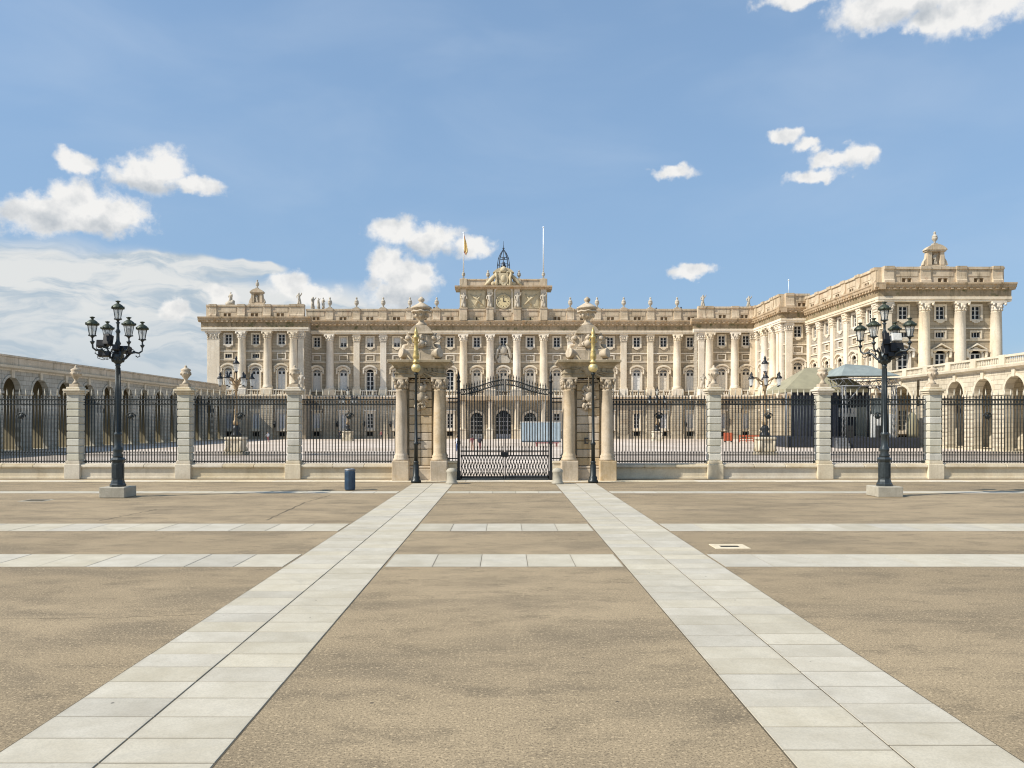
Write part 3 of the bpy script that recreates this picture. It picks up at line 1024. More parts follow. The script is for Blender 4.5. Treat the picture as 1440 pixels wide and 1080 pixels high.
def facade(org, rot, L0, L1, bays, supports, zs=1.0, hood='arc', e0=0.0, e1=0.0, wallmat='granite_wall', parapet=True, urns=True, skip_ground=()):
    """one stretch of front: bays [(u, {kinds})], supports [(u, 'col'|'pil'|'wide')]"""
    FI[0] += 1
    dzz = 0.004 * FI[0]
    fr = T(*org) @ RZ(rot) @ Matrix.Diagonal((1, 1, zs, 1)) @ T(0, 0, 0)
    holes, gholes = [], []
    for u, k in bays:
        holes += [(u - 0.65, u + 0.65, 18.4, 20.35), (u - 0.675, u + 0.675, 15.72, 16.57), (u - 0.775, u + 0.775, 9.7, 13.4)]
        if u not in skip_ground:
            gholes += [(u - 0.625, u + 0.625, 2.1, 5.1), (u - 0.625, u + 0.625, 0.55, 1.4)]
    for u in skip_ground:
        w_, h_ = portal_size(u)
        gholes.append((u - w_ / 2, u + w_ / 2, 0.0, h_))
        a = arc_pts(w_, h_, w_ * 0.46, 12)
        for i in range(1, 11):
            gholes.append((u + a[i][0], u + a[i + 1][0], h_, min(a[i][1], a[i + 1][1])))
    # arched heads cut as short steps so that the opening stays behind the arched surround
    for u, k in bays:
        a = arc_pts(1.55, 13.4, 0.5, 8)
        for i in range(1, 7):
            x0, x1 = a[i][0], a[i + 1][0]
            holes.append((u + x0, u + x1, 13.4, min(a[i][1], a[i + 1][1])))
    obj('wall', wall_sheet(L0, L1, 7.7, 23.0, holes).mesh('wall', wallmat), palace, fr)
    obj('ground_storey_wall', wall_sheet(L0, L1, 0, 7.7, gholes).mesh('wall', 'ground_storey'), palace, fr)
    # ledge, strings, entablature
    b = MB().sweep([(0, 7.6), (-0.75, 7.6), (-0.8, 7.95), (-1.2, 8.2), (-1.45, 8.3), (-1.45, Z_LEDGE1), (0, Z_LEDGE1)], L0 - e0 * 1.45, L1 + e1 * 1.45)
    obj('ledge', b.mesh('ledge', 'limestone'), palace, fr @ T(0, 0, dzz))
    for z in (15.28, 16.98):
        for (a, c_) in [(L0, L1)]:
            obj('string_course', MB().box(a, c_, -0.13, 0, z, z + 0.2).mesh('string_course', 'limestone'), palace, fr)
    b = MB().sweep([(0, Z_ARCH0), (-0.86, Z_ARCH0), (-0.86, 21.2), (-0.95, 21.22), (-0.95, Z_ARCH1), (0, Z_ARCH1)], L0 - e0 * 0.9, L1 + e1 * 0.9)
    obj('architrave', b.mesh('architrave', 'limestone'), palace, fr @ T(0, 0, dzz))
    b = MB().sweep([(0, Z_ARCH1), (-0.8, Z_ARCH1), (-0.84, 22.55), (-0.92, 22.62), (0, 22.62)], L0 - e0 * 0.9, L1 + e1 * 0.9)
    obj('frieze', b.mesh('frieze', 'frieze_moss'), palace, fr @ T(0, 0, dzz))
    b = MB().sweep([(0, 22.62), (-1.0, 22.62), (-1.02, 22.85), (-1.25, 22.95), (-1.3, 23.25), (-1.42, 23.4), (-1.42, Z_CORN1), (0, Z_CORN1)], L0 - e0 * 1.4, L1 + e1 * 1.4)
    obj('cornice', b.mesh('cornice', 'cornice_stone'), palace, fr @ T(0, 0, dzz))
    b = MB()
    n = int((L1 - L0) / 0.9)
    for i in range(n):
        x = L0 + (L1 - L0) * (i + 0.5) / n
        b.box(x - 0.2, x + 0.2, -1.2, -0.9, 22.64, 22.88)
    tag(obj('modillions', b.mesh('modillions', 'cornice_stone'), palace, fr @ T(0, 0, dzz)), kind='stuff')
    # bays
    for u, k in bays:
        upper_window(u, fr, k.get('u', 'dark'))
        mezzanine(u, fr, k.get('z', False))
        main_window(u, fr, k.get('m', 'shutter'), hood)
        if u not in skip_ground:
            ground_window(u, fr, k.get('g', 'dark'))
    # order
    for u, kind in supports:
        if kind == 'col':
            obj('column', cached('col', m_column), palace, fr @ T(u, 0, 0))
            obj('column_base', cached('colb', m_colbase), palace, fr @ T(u, 0, 0))
            obj('capital', cached('colc', lambda: m_capital(0.74, -0.35, False)), palace, fr @ T(u, 0, 0))
            obj('rusticated_strip', cached('butc', lambda: m_buttress(1.1, 0.9)), palace, fr @ T(u, 0, 0))
        else:
            w = 0.60 if kind == 'pil' else 1.2
            obj('pilaster', cached('pil%s' % w, lambda: m_pilaster(w)), palace, fr @ T(u, 0, 0))
            obj('pilaster_base', cached('pilb%s' % w, lambda: m_pilbase(w)), palace, fr @ T(u, 0, 0))
            obj('capital', cached('pilc%s' % w, lambda: m_capital(w * 0.95, 0, True)), palace, fr @ T(u, 0, 0))
            obj('rusticated_strip', cached('butp%s' % w, lambda: m_buttress(w + 0.2, 0.5)), palace, fr @ T(u, 0, 0))
    us = sorted(u for u, _ in supports)
    if parapet:
        for u in us:
            obj('parapet_pedestal', cached('ped', lambda: m_pedestal(0.72, 0)), palace, fr @ T(u, 0, dzz))
            if urns:
                obj('urn', cached('urn', m_urn), palace, fr @ T(u, -0.3, 26.05))
        ends = [L0] + us + [L1]
        for a, c_ in zip(ends, ends[1:]):
            a2 = a + (0.72 if a in us else 0)
            c2 = c_ - (0.72 if c_ in us else 0)
            if c2 - a2 > 1.7:
                w = round(c2 - a2, 2)
                obj('parapet_panel', cached('par%s' % w, lambda: m_parapet(w)), palace, fr @ T((a2 + c2) / 2, 0, dzz))
            elif c2 - a2 > 0.05:
                w = c2 - a2
                obj('parapet_panel', MB().box(-w / 2, w / 2, -0.55, 0.2, 23.6, 25.62).box(-w / 2, w / 2, -0.74, 0.3, 25.62, 25.98).mesh('parapet_panel', 'parapet_stone'), palace, fr @ T((a2 + c2) / 2, 0, dzz))
    for a, c_ in zip(us, us[1:]):
        w = round(c_ - a - 2.2, 2)
        if w > 1.2:
            obj('balustrade', cached('bal%s' % w, lambda: m_balustrade(w)), palace, fr @ T((a + c_) / 2, 0, 0))
    return fr


BAY = 5.35
MX = -0.14
sup_main = []
for k in range(7):
    u = BAY * (k + 0.5)
    kind = 'col' if k in (0, 1, 6) else 'pil'
    sup_main += [(u, kind), (-u, kind)]
bays_main = []
for k in range(-7, 8):
    d = {'m': 'shutter', 'u': 'dark', 'g': 'dark'}
    if k in (-6, -5, -4, -3):
        d['u'] = 'blind'
    if k in (-7, -6, -5, -4, -3):
        d['m'] = 'grey'
    if k in (4, 5, 3, 2):
        d['m'] = 'white' if k != 2 else 'shutter'
    if k in (-7, -6, 6, 7):
        d['g'] = 'blind'
    if abs(k) > 1 and k % 3 == 1:
        d['m'] = rnd.choice(('grey', 'white', 'glass'))
    bays_main.append((k * BAY, d))
mid = (0.0, BAY, -BAY)
F_main = facade((MX, 157, 0), 0, -39.5, 39.5, bays_main, sup_main, skip_ground=mid)
F_left = facade((0, 151.5, 0), 0, -57.5, -38.6, [(-53.4, {'m': 'white', 'z': True, 'g': 'blind'}), (-48.1, {'m': 'grey', 'z': True, 'g': 'blind'}), (-43.1, {'m': 'grey', 'g': 'blind'})],
                [(-56.2, 'wide'), (-50.7, 'col'), (-45.7, 'col'), (-40.7, 'col'), (-39.3, 'pil')], e0=1, e1=1, urns=False)
F_right = facade((0, 154, 0), 0, 38.0, 49.7, [(42.8, {'g': 'blind'}), (47.6, {'g': 'blind'})], [(38.75, 'pil'), (40.3, 'col'), (45.3, 'col'), (48.9, 'pil')], e0=1, urns=False)
F_bside = facade((49.7, 154, 0), -90, 0, 15.2, [(3.4, {'g': 'blind'}), (8.3, {})], [(1.0, 'pil'), (6.0, 'col'), (10.8, 'col'), (12.7, 'pil'), (14.3, 'pil')], e1=1, wallmat='granite_side', urns=False)
F_bfront = facade((49.7, 138.8, 0), 0, 0, 4.3, [(2.35, {'u': 'dark'})], [(0.75, 'pil')], e0=1, urns=False)
WZ = 0.975
F_wside = facade((54, 138.8, 0), -90, 0, 26.8, [(u, {'m': 'shutter', 'u': 'dark'}) for u in (3.1, 8.2, 13.3, 18.4, 23.4)],
                 [(0.75, 'pil'), (5.6, 'pil'), (10.7, 'pil'), (15.8, 'pil'), (20.9, 'pil'), (26.0, 'pil')], zs=WZ, e1=1, wallmat='granite_side', urns=False)
F_wfront = facade((54, 112, 0), 0, 0, 17.2, [(3.1, {'m': 'glass', 'z': True}), (8.4, {'m': 'glass', 'z': True}), (13.5, {'m': 'glass', 'z': True})],
                  [(0.75, 'pil'), (5.95, 'col'), (11.05, 'col'), (16.2, 'col')], zs=WZ, hood='tri', e0=1, e1=1, urns=False)
# return walls, flat roofs
for nm, (x0, x1, y0, y1, z1) in {
        'return_wall': (-38.75, -38.6, 151.6, 157.2, 23.0), 'return_wall_': (38.0, 38.15, 154.1, 157.2, 23.0),
        'end_wall': (-57.5, -57.2, 151.6, 178, 23.0), 'end_wall_': (70.9, 71.2, 112.1, 178, 22.4), 'rear_wall': (-57.5, 71.2, 178, 178.3, 22.4)}.items():
    obj(nm.rstrip('_'), MB().box(x0, x1, y0, y1, 0, z1).mesh('wall', 'granite_side'), palace)
obj('cornice', MB().box(-58.8, -57.5, 151.6, 178, 22.6, 23.55).mesh('cornice', 'cornice_stone'), palace)
obj('cornice', MB().box(71.2, 72.5, 112.1, 178, 22.1, 22.95).mesh('cornice', 'cornice_stone'), palace)
obj('flat_roof', MB().box(-57.2, 70.9, 156.9, 178, 23.0, 23.2).mesh('roof', 'zinc'), palace)
obj('flat_roof', MB().box(38.2, 49.7, 154.2, 156.9, 23.0, 23.17).mesh('roof', 'zinc'), palace)
obj('flat_roof', MB().box(-57.2, -38.7, 151.7, 156.9, 23.0, 23.18).mesh('roof', 'zinc'), palace)
obj('flat_roof', MB().box(49.9, 70.9, 139.0, 156.9, 22.38, 22.5).mesh('roof', 'zinc'), palace)
obj('flat_roof', MB().box(54.1, 70.9, 112.3, 139.0, 22.3, 22.4).mesh('roof', 'zinc'), palace)
# zinc roof hump of the wing
hump = MB()
hump.add([(57, 116, 24.0), (69, 116, 24.0), (69, 150, 24.0), (57, 150, 24.0), (61, 121, 26.9), (65, 121, 26.9), (65, 145, 26.9), (61, 145, 26.9)],
         [(0, 1, 5, 4), (1, 2, 6, 5), (2, 3, 7, 6), (3, 0, 4, 7), (4, 5, 6, 7)])
hump.box(57, 69, 116, 150, 22.4, 24.0)
obj('wing_roof', hump.mesh('wing_roof', 'zinc'), palace)

# three portals behind the gate
def m_portal(w, h, rise):
    b = MB()
    a = arc_pts(w, h, rise, 12)
    k = (w / 2 + 0.35) / (w / 2)
    b.strip([(x * k, z + 0.38 if 0 < i < 12 else z) for i, (x, z) in enumerate(a)], a, -0.2, 0.0)
    b.box(-w / 2 - 0.35, -w / 2, -0.2, 0.0, 0, h).box(w / 2, w / 2 + 0.35, -0.2, 0.0, 0, h)
    b.box(-0.25, 0.25, -0.32, 0, h + rise, h + rise + 0.6)
    return b.mesh('portal_surround', 'limestone')


for u in mid:
    w, h = portal_size(u)
    p = obj('portal', m_portal(w, h, w * 0.46), palace, F_main @ T(u, 0, 0))
    a = arc_pts(w, h, w * 0.46, 12)
    obj('portal_glass', MB().prism([(-w / 2, 0)] + a + [(w / 2, 0)], 0.30, 0.35).mesh('portal_glass', 'window_glass'), p)
    b = MB()
    for i in range(1, 4):
        x = -w / 2 + w * i / 4
        b.box(x - 0.06, x + 0.06, 0.2, 0.27, 0, h + (0.9 if i == 2 else 0.6))
    for k in range(5):
        z = 0.9 + k * 0.85
        b.box(-w / 2, w / 2, 0.21, 0.26, z - 0.05, z + 0.05)
    b.box(-w / 2, w / 2, 0.19, 0.265, 0, 0.85)
    obj('portal_leaf', b.mesh('portal_leaf', 'sash' if u else 'grey_shutter'), p)
# portal columns on pedestals carrying the balcony
for u in (-8.0, -2.68, 2.68, 8.0):
    c_ = obj('portal_column', MB().lathe([(0.62, 1.9), (0.62, 2.05), (0.52, 2.2), (0.5, 2.4), (0.44, 6.9), (0.52, 7.0), (0.44, 7.1), (0.62, 7.58)], 0, -1.7, 14).mesh('portal_column', 'limestone'), palace, F_main @ T(u, 0, 0))
    obj('pedestal', MB().cbox(-0.75, 0.75, -2.45, -0.95, 0, 1.75, 0.04).box(-0.8, 0.8, -2.5, -0.95, 1.75, 1.9).mesh('pedestal', 'limestone'), c_)
bal = obj('balcony', MB().cbox(-9.2, 9.2, -2.7, -1.46, 7.62, 8.5, 0.05).mesh('balcony', 'cornice_stone'), palace, F_main)
b = MB()
b.box(-9.1, 9.1, -2.6, -2.55, 9.45, 9.55)
for i in range(74):
    x = -9.1 + i * 0.249
    b.box(x - 0.025, x + 0.025, -2.6, -2.55, 8.5, 9.45)
obj('balcony_railing', b.mesh('balcony_railing', 'iron'), bal)
# wall lanterns
def m_wall_lantern():
    b = MB().tube([(0, 0, 3.2), (0, -0.5, 3.5), (0, -1.1, 3.4)], 0.06, 6)
    b.lathe([(0.12, 2.3), (0.28, 2.9), (0.34, 2.95), (0.2, 3.15), (0.05, 3.4)], 0, -1.1, 8)
    return b.mesh('wall_lantern', 'iron')


for fr, us in ((F_main, (-34.75, -29.4, -24.1, 18.7, 29.4, 34.75)), (F_left, (-45.7,)), (F_right, (40.3,))):
    for u in us:
        obj('wall_lantern', cached('wl', m_wall_lantern), palace, fr @ T(u + 1.6, -0.05, 0))
# ---- sculpture
def m_statue(seed, h=2.6, mat='statue_stone'):
    rg = random.Random(seed)
    lean = rg.uniform(-0.08, 0.08)
    s = h / 2.6
    sg = rg.choice((-1, 1))
    J_ = [(0, 0, 1.15, .30, .24), (lean, 0, 1.6, .29, .22), (lean, 0.02, 1.98, .30, .2), (lean, 0, 2.14, .11), (lean * 1.2, -0.03, 2.28, .15, .16), (lean * 1.2, -0.03, 2.5, .14, .15),
          (lean - .34, 0, 2.0, .12), (lean - .48, -.1, 1.6, .10), (lean - .34 + (.1 if sg > 0 else 0), -.36, 1.55 if sg > 0 else 1.3, .08),
          (lean + .34, 0, 2.0, .12), (lean + .5, -.05, 1.65 if sg > 0 else 2.1, .10), (lean + .55, -.3, 1.4 if sg > 0 else 2.45, .08),
          (-.15, .02, .6, .3, .26), (-.2, .02, 0.02, .36, .3), (.17, -.08, .6, .27, .24), (.2, -.1, 0.02, .3, .28)]
    B_ = [(0, 1), (1, 2), (2, 3), (3, 4), (4, 5), (2, 6), (6, 7), (7, 8), (2, 9), (9, 10), (10, 11), (0, 12), (12, 13), (0, 14), (14, 15)]
    me = skin_mesh('statue', [(a * s, b_ * s, c_ * s, *[q * s for q in r]) for a, b_, c_, *r in J_], B_, [mat], lambda c_: 0)
    return me


ST = [m_statue(i) for i in range(4)]
# corner statues on the ledge
for fr, u in ((F_left, -38.9), (F_right, 38.6)):
    st = obj('ledge_statue', ST[0], palace, fr @ T(u, -1.75, 9.75) @ Matrix.Scale(1.25, 4))
    obj('statue_pedestal', MB().cbox(-0.6, 0.6, -0.6, 0.6, -1.0, 0.0, 0.04).mesh('statue_pedestal', 'limestone'), st)
    obj('ledge', MB().box(-1.0, 1.0, -1.0, 0.9, 7.6, 8.59).mesh('ledge', 'limestone'), palace, fr @ T(u, -1.75, 0))
# parapet figures over the left pavilion
for i, (u, dy_, s) in enumerate(((-53.2, 0.6, 1.05), (-39.6, -0.3, 0.95), (-38.4, 5.3, 1.0), (-37.2, 5.2, 0.9), (-36.3, 5.4, 0.95))):
    obj('parapet_statue', ST[i % 4], palace, F_left @ T(u, dy_, 26.0) @ Matrix.Scale(s, 4) @ RZ(i * 40 - 30))
obj('statue_group', MB().ball((0, 0, 0.35), 0.9, 0.6, 0.5, 9, 6, 0.15).ball((0.5, 0, 0.7), 0.45, 0.4, 0.4, 8, 5, 0.1).mesh('statue_group', 'statue_stone'), palace, F_left @ T(-53.2, 0.4, 26.0))
for u, dy_ in ((40.2, -0.3), (49.6, 1.0)):
    obj('parapet_statue', ST[2], palace, F_right @ T(u - 1.2, dy_, 26.0) @ Matrix.Scale(0.95, 4))
for u in (-48, -30.6, -25.6, -20.0, 20.6, 31.6, 36.5, -14.5, 15.2, 44, 46.5):
    b = MB().box(-0.35, 0.35, -0.3, 0.3, -2.5, 0.55).box(-0.45, 0.45, -0.4, 0.4, 0.55, 0.7).lathe([(0.14, 0.7), (0.2, 1.0), (0.1, 1.15)], 0, 0, 8)
    obj('chimney', cached('chim', lambda: b.mesh('chimney', 'bell_iron')), palace, T(u, 161 + (u % 3), 26.0))


def aedicule(mat4):
    b = MB()
    b.box(-1.75, 1.75, -0.55, 0.75, 0, 0.35).box(-1.45, 1.45, -0.35, 0.6, 0.35, 0.6)
    b.box(-1.15, -0.6, -0.4, 0.5, 0.6, 2.5).box(0.6, 1.15, -0.4, 0.5, 0.6, 2.5).box(-0.6, 0.6, 0.1, 0.5, 0.6, 2.5)
    for s in (-1, 1):
        b.prism([(s * 1.15, 0.6), (s * 1.75, 0.6), (s * 1.6, 1.1), (s * 1.3, 1.6), (s * 1.2, 2.4), (s * 1.15, 2.4)], -0.25, 0.4)
    b.box(-1.35, 1.35, -0.55, 0.6, 2.5, 2.72)
    b.prism([(-1.5, 2.72)] + arc_pts(3.0, 2.72, 0.8, 10) + [(1.5, 2.72)], -0.65, 0.6)
    o = obj('roof_aedicule', cached('aed', lambda: b.mesh('roof_aedicule', 'parapet_stone')), palace, mat4)
    obj('niche_figure', ST[1], o, T(0, -0.1, 0.6) @ Matrix.Scale(0.68, 4))
    obj('finial_urn', cached('aed_urn', lambda: m_urn(0.85)), o, T(0, 0, 3.48))


aedicule(F_left @ T(-48.0, 0.6, 26.0) @ Matrix.Scale(0.92, 4))
aedicule(F_wfront @ T(8.3, 1.2, 26.0) @ Matrix.Scale(1.03, 4))
obj('lightning_rod', MB().tube([(0, 0, 25.6), (0, 0, 28.5)], 0.05, 5).ball((0, 0, 28.6), 0.16).mesh('lightning_rod', 'pole_white'), palace, F_bside @ T(14.6, 1.0, 0))

# ---- the clock attic above the middle of the front
att = obj('attic', MB().box(-8.75, 8.75, -0.5, 3.0, 23.6, 30.0).mesh('attic', 'clock_stone'), palace, F_main)
b = MB().sweep([(-0.5, 29.9), (-1.0, 29.9), (-1.1, 30.1), (-1.6, 30.25), (-1.6, 30.5), (3.2, 30.5), (3.2, 29.9)], -9.7, 9.7)
obj('attic_cornice', b.mesh('attic_cornice', 'cornice_stone'), att)
for s in (-5.15, 5.15):
    obj('attic_parapet', MB().box(-3.15, 3.15, -0.6, -0.1, 30.5, 31.7).box(-3.3, 3.3, -0.75, 0, 31.7, 31.95).mesh('attic_parapet', 'parapet_stone'), att, T(s, 0, 0))
for i, u in enumerate((-8.0, -2.72, 2.72, 8.0)):
    obj('attic_pedestal', cached('atp', lambda: MB().cbox(-0.75, 0.75, -1.5, -0.5, 23.61, 25.9, 0.05).box(-0.85, 0.85, -1.6, -0.5, 25.9, 26.1).mesh('attic_pedestal', 'parapet_stone')), att, T(u, 0, 0))
    obj('attic_statue', ST[i], att, T(u, -1.0, 26.1) @ Matrix.Scale(1.25, 4))
    obj('attic_pilaster', cached('atq', lambda: MB().box(-0.55, 0.55, -0.72, -0.5, 25.9, 29.9).mesh('attic_pilaster', 'limestone')), att, T(u, 0, 0))
    obj('attic_block', cached('atb', lambda: MB().cbox(-0.75, 0.75, -0.85, 0.1, 30.5, 32.0, 0.05).mesh('attic_block', 'parapet_stone')), att, T(u, 0, 0.003))
    if abs(u) > 5:
        obj('attic_urn', cached('atu', lambda: m_urn(0.75)), att, T(u, -0.35, 32.0))
    else:
        obj('attic_urn', cached('atu2', lambda: m_urn(0.85)), att, T(u * 1.15, 0.6, 32.0))
for s in (-1, 1):
    b = MB().box(-1.75, 1.75, -0.62, -0.5, 26.2, 29.6)
    b.box(-1.5, 1.5, -0.68, -0.62, 26.45, 29.35)
    b.tube([(-1.3, -0.75, 26.7), (0, -0.8, 27.9), (1.3, -0.72, 28.9)], [0.1, 0.22, 0.08], 6)
    b.tube([(0.2, -0.72, 26.7), (-0.3, -0.8, 28.0), (-1.0, -0.72, 28.9)], [0.2, 0.16, 0.08], 6)
    b.ball((0.1, -0.75, 28.3), 0.35, 0.15, 0.35, 8, 5)
    b.xf(Matrix.Diagonal((s, 1, 1, 1)))
    obj('relief_panel', b.mesh('relief_panel', 'clock_stone'), att, T(s * 5.36, 0, 0))
    obj('attic_dark_strip', MB().box(-0.3, 0.3, -0.508, -0.48, 26.0, 29.7).mesh('attic_dark_strip', 'frieze_moss'), att, T(s * 3.55 + s * 0.0, 0, 0))  # thin dark strip between pilaster and relief panel, nothing is recessed
clk = obj('clock', MB().lathe([(1.5, 0), (1.5, 0.35), (1.3, 0.4), (1.25, 0.25), (0.01, 0.25)], 0, 0, 28).xf(T(0, -0.5, 27.45) @ Matrix.Rotation(R(90), 4, 'X')).mesh('clock', 'clock_stone'), att)
obj('clock_dial', MB().lathe([(1.2, 0.25), (1.2, 0.30)], 0, 0, 28).xf(T(0, -0.5, 27.45) @ Matrix.Rotation(R(90), 4, 'X')).mesh('clock_dial', 'clock_face'), clk)
obj('clock_hand', MB().box(-0.06, 0.06, -0.85, -0.81, 27.4, 28.2).mesh('clock_hand', 'black_box'), clk)
obj('clock_hand', MB().box(-0.07, 0.5, -0.855, -0.815, 27.38, 27.52).mesh('clock_hand', 'black_box'), clk)
b = MB()
for i in range(12):
    t = 2 * PI * i / 12
    b.box(-0.05 + 1.0 * math.sin(t), 0.05 + 1.0 * math.sin(t), -0.83, -0.805, 27.45 + math.cos(t) - 0.1, 27.45 + math.cos(t) + 0.1)
obj('hour_marks', b.mesh('hour_marks', 'black_box'), clk)
obj('clock_niche', MB().box(-1.85, -1.6, -0.8, -0.5, 25.2, 29.9).box(1.6, 1.85, -0.8, -0.5, 25.2, 29.9).strip(arc_pts(3.7, 29.6, 1.2, 10), arc_pts(3.2, 29.5, 1.0, 10), -0.9, -0.5).mesh('clock_niche', 'limestone'), att)
# royal arms: shield, crown and scrolls over the clock
rg = random.Random(5)
b = MB()
b.prism([(-0.9, 33.0), (0.9, 33.0), (1.0, 32.0), (0.8, 31.1), (0, 30.3), (-0.8, 31.1), (-1.0, 32.0)], -1.45, -1.1)
b.ball((0, -1.4, 31.9), 0.55, 0.25, 0.75, 10, 6)
b.box(-1.6, 1.6, -1.1, 0.6, 30.5, 33.2)
b.prism([(-2.1, 33.2)] + arc_pts(4.2, 33.2, 1.0, 10) + [(2.1, 33.2)], -1.2, 0.6)
for s in (-1, 1):
    b.tube([(s * 1.2, -1.3, 30.3), (s * 1.5, -1.4, 31.2), (s * 1.25, -1.4, 32.2), (s * 1.6, -1.3, 33.0)], [0.3, 0.38, 0.3, 0.25], 7)
    b.tube([(s * 1.6, -0.9, 32.6), (s * 2.3, -0.9, 32.0), (s * 3.0, -0.9, 31.2), (s * 3.6, -0.9, 30.6)], [0.4, 0.4, 0.34, 0.3], 7)
    b.ball((s * 2.0, -1.1, 30.9), 0.5, 0.35, 0.5, 8, 5, 0.1)
for i in range(18):
    b.ball((rg.uniform(-1.5, 1.5), -1.35, rg.uniform(30.2, 33.4)), 0.18, 0.16, 0.2, 6, 4, 0.2)
b.lathe([(0.6, 33.2), (0.75, 33.8), (0.5, 34.2), (0.15, 34.4)], 0, -0.9, 10)
obj('coat_of_arms', b.mesh('coat_of_arms', 'clock_stone'), att)
# iron bell cage
b = MB()
for i in range(8):
    t = 2 * PI * i / 8
    c_, s_ = math.cos(t), math.sin(t)
    b.tube([(1.25 * c_, 1.25 * s_, 33.9), (1.2 * c_, 1.2 * s_, 35.2), (1.0 * c_, 1.0 * s_, 36.4), (0.6 * c_, 0.6 * s_, 37.3), (0.12 * c_, 0.12 * s_, 38.0)], 0.075, 5)
for r_, z in ((1.22, 35.0), (1.02, 36.3), (1.3, 34.0)):
    b.tube([(r_ * math.cos(2 * PI * i / 16), r_ * math.sin(2 * PI * i / 16), z) for i in range(17)], 0.07, 5)
b.tube([(0, 0, 37.6), (0, 0, 39.8)], [0.1, 0.03], 6).ball((0, 0, 38.3), 0.22)
cage = obj('bell_cage', b.mesh('bell_cage', 'bell_iron'), att, T(0, 0.5, 0))
obj('bell', MB().lathe([(0.55, 34.6), (0.5, 34.75), (0.34, 35.2), (0.28, 35.5), (0.05, 35.7)], 0, 0, 12).lathe([(0.34, 36.1), (0.3, 36.2), (0.2, 36.5), (0.04, 36.65)], 0, 0, 10).mesh('bell', 'bell_iron'), cage)
obj('bell_drum', MB().lathe([(1.75, 32.0), (1.75, 33.3), (1.4, 33.9), (0.2, 34.0)], 0, 0, 14).mesh('bell_drum', 'zinc'), att, T(0, 0.9, 0))

# carved cartouche over the central window
b = MB().ball((0, -0.3, 17.8), 0.8, 0.3, 1.0, 10, 6, 0.06)
for s in (-1, 1):
    b.tube([(s * 0.6, -0.25, 18.7), (s * 1.15, -0.3, 17.8), (s * 1.5, -0.3, 16.4), (s * 1.3, -0.25, 15.2)], [0.2, 0.3, 0.26, 0.2], 7)
    b.ball((s * 0.7, -0.35, 19.0), 0.3, 0.25, 0.3, 8, 5, 0.1)
b.prism([(-1.6, 15.6), (0, 17.2), (1.6, 15.6), (1.3, 15.2), (-1.3, 15.2)], -0.3, 0)
obj('cartouche', b.mesh('cartouche', 'statue_stone'), palace, F_main)

# flagpoles on the attic corners
for u, lab, top in ((-8.0, 'white flagpole with furled yellow flag on left corner of clock attic', 41.2), (8.0, 'bare white flagpole on right corner of clock attic', 42.3)):
    fp = thing('flagpole', lab, 'flagpole', F_main @ T(u, -0.35, 33.75), 'flagpoles on the clock attic')
    obj('pole', MB().tube([(0, 0, -0.3), (0, 0, top - 33.75)], [0.14, 0.1], 8).ball((0, 0, top - 33.7), 0.2).mesh('pole', 'pole_white'), fp)
    if u < 0:
        n = 9
        v, f = [], []
        for k in range(12):
            z = top - 34.0 - k * 0.33
            for i in range(n):
                t = i / (n - 1)
                wd = 0.14 + 0.5 * math.sin(min(1, k / 9) * PI * 0.55)
                if k > 9: wd *= 0.8 - 0.2 * (k - 9)
                v.append((0.12 + t * wd + 0.1 * t * k * 0.1, 0.22 * math.sin(t * 9 + k * 0.4) * (0.4 + t), z - t * 0.6))
        for k in range(11):
            for i in range(n - 1):
                f.append((k * n + i, k * n + i + 1, (k + 1) * n + i + 1, (k + 1) * n + i))
        me = bpy.data.meshes.new('flag')
        me.from_pydata(v, [], f)
        me.materials.append(M['flag_yellow'])
        me.materials.append(M['flag_red'])
        for p_ in me.polygons:
            p_.use_smooth = True
            p_.material_index = 1 if (p_.index // (n - 1)) in (0, 1, 10) else 0
        fl = obj('flag', me, fp)
        sm = fl.modifiers.new('thickness', 'SOLIDIFY')
        sm.thickness = 0.02

# ------------------------------------------------------------------ the arcaded galleries left and right
def arch_bay(bay, w, top, zs, t, mat, course=0.52):
    """one bay in local coords: x along the gallery, y 0..t thickness, with a round arch of width w springing at zs"""
    b = MB()
    rise = w / 2
    a = arc_pts(w, zs, rise * 0.999, 14)
    ext = [(-bay / 2, top)] + [(-bay / 2 + bay * i / 14, top) for i in range(1, 14)] + [(bay / 2, top)]
    b.strip(ext, a, 0, t)
    for s in (-1, 1):
        x0, x1 = sorted((s * w / 2, s * bay / 2))
        b.box(x0, x1, 0, t, 0, zs)
        # fill beside the springing
        b.add([(s * bay / 2, 0, zs), (s * bay / 2, 0, top), (s * w / 2, 0, zs), (s * bay / 2, t, zs), (s * bay / 2, t, top), (s * w / 2, t, zs)], [(0, 1, 2), (3, 4, 5)])
    return b.mesh('arch_bay', mat)


def arch_trim(bay, w, zs, t, mat):
    b = MB()
    rise = w / 2 * 0.999
    a = arc_pts(w, zs, rise, 14)
    k = (w / 2 + 0.28) / (w / 2)
    b.strip([(x * k, zs + (z - zs) * k) for x, z in a], [(x * 1.002, zs + (z - zs) * 1.002) for x, z in a], -0.09, 0.06)
    for s in (-1, 1):
        x0, x1 = sorted((s * (w / 2 - 0.06), s * (bay / 2 - 0.003)))
        b.box(x0, x1, -0.16, t + 0.04, zs - 0.32, zs - 0.02)
    return b.mesh('archivolt', mat)


def arch_blocks(bay, w, zs, side):
    """rusticated blocks proud of the pier faces"""
    b = MB()
    z = 0.35
    for s in (side,):
        x0, x1 = sorted((s * (w / 2 + 0.02), s * (bay / 2 - 0.012)))
        b.box(x0, x1, -0.16, 0, 0, 0.33)
        zz = 0.36
        k = 0
        while zz < zs - 0.5:
            b.cbox(x0, x1, -0.07, 0.0, zz + 0.03, min(zz + 0.49, zs - 0.35), 0.02)
            zz += 0.52
            k += 1
    return b


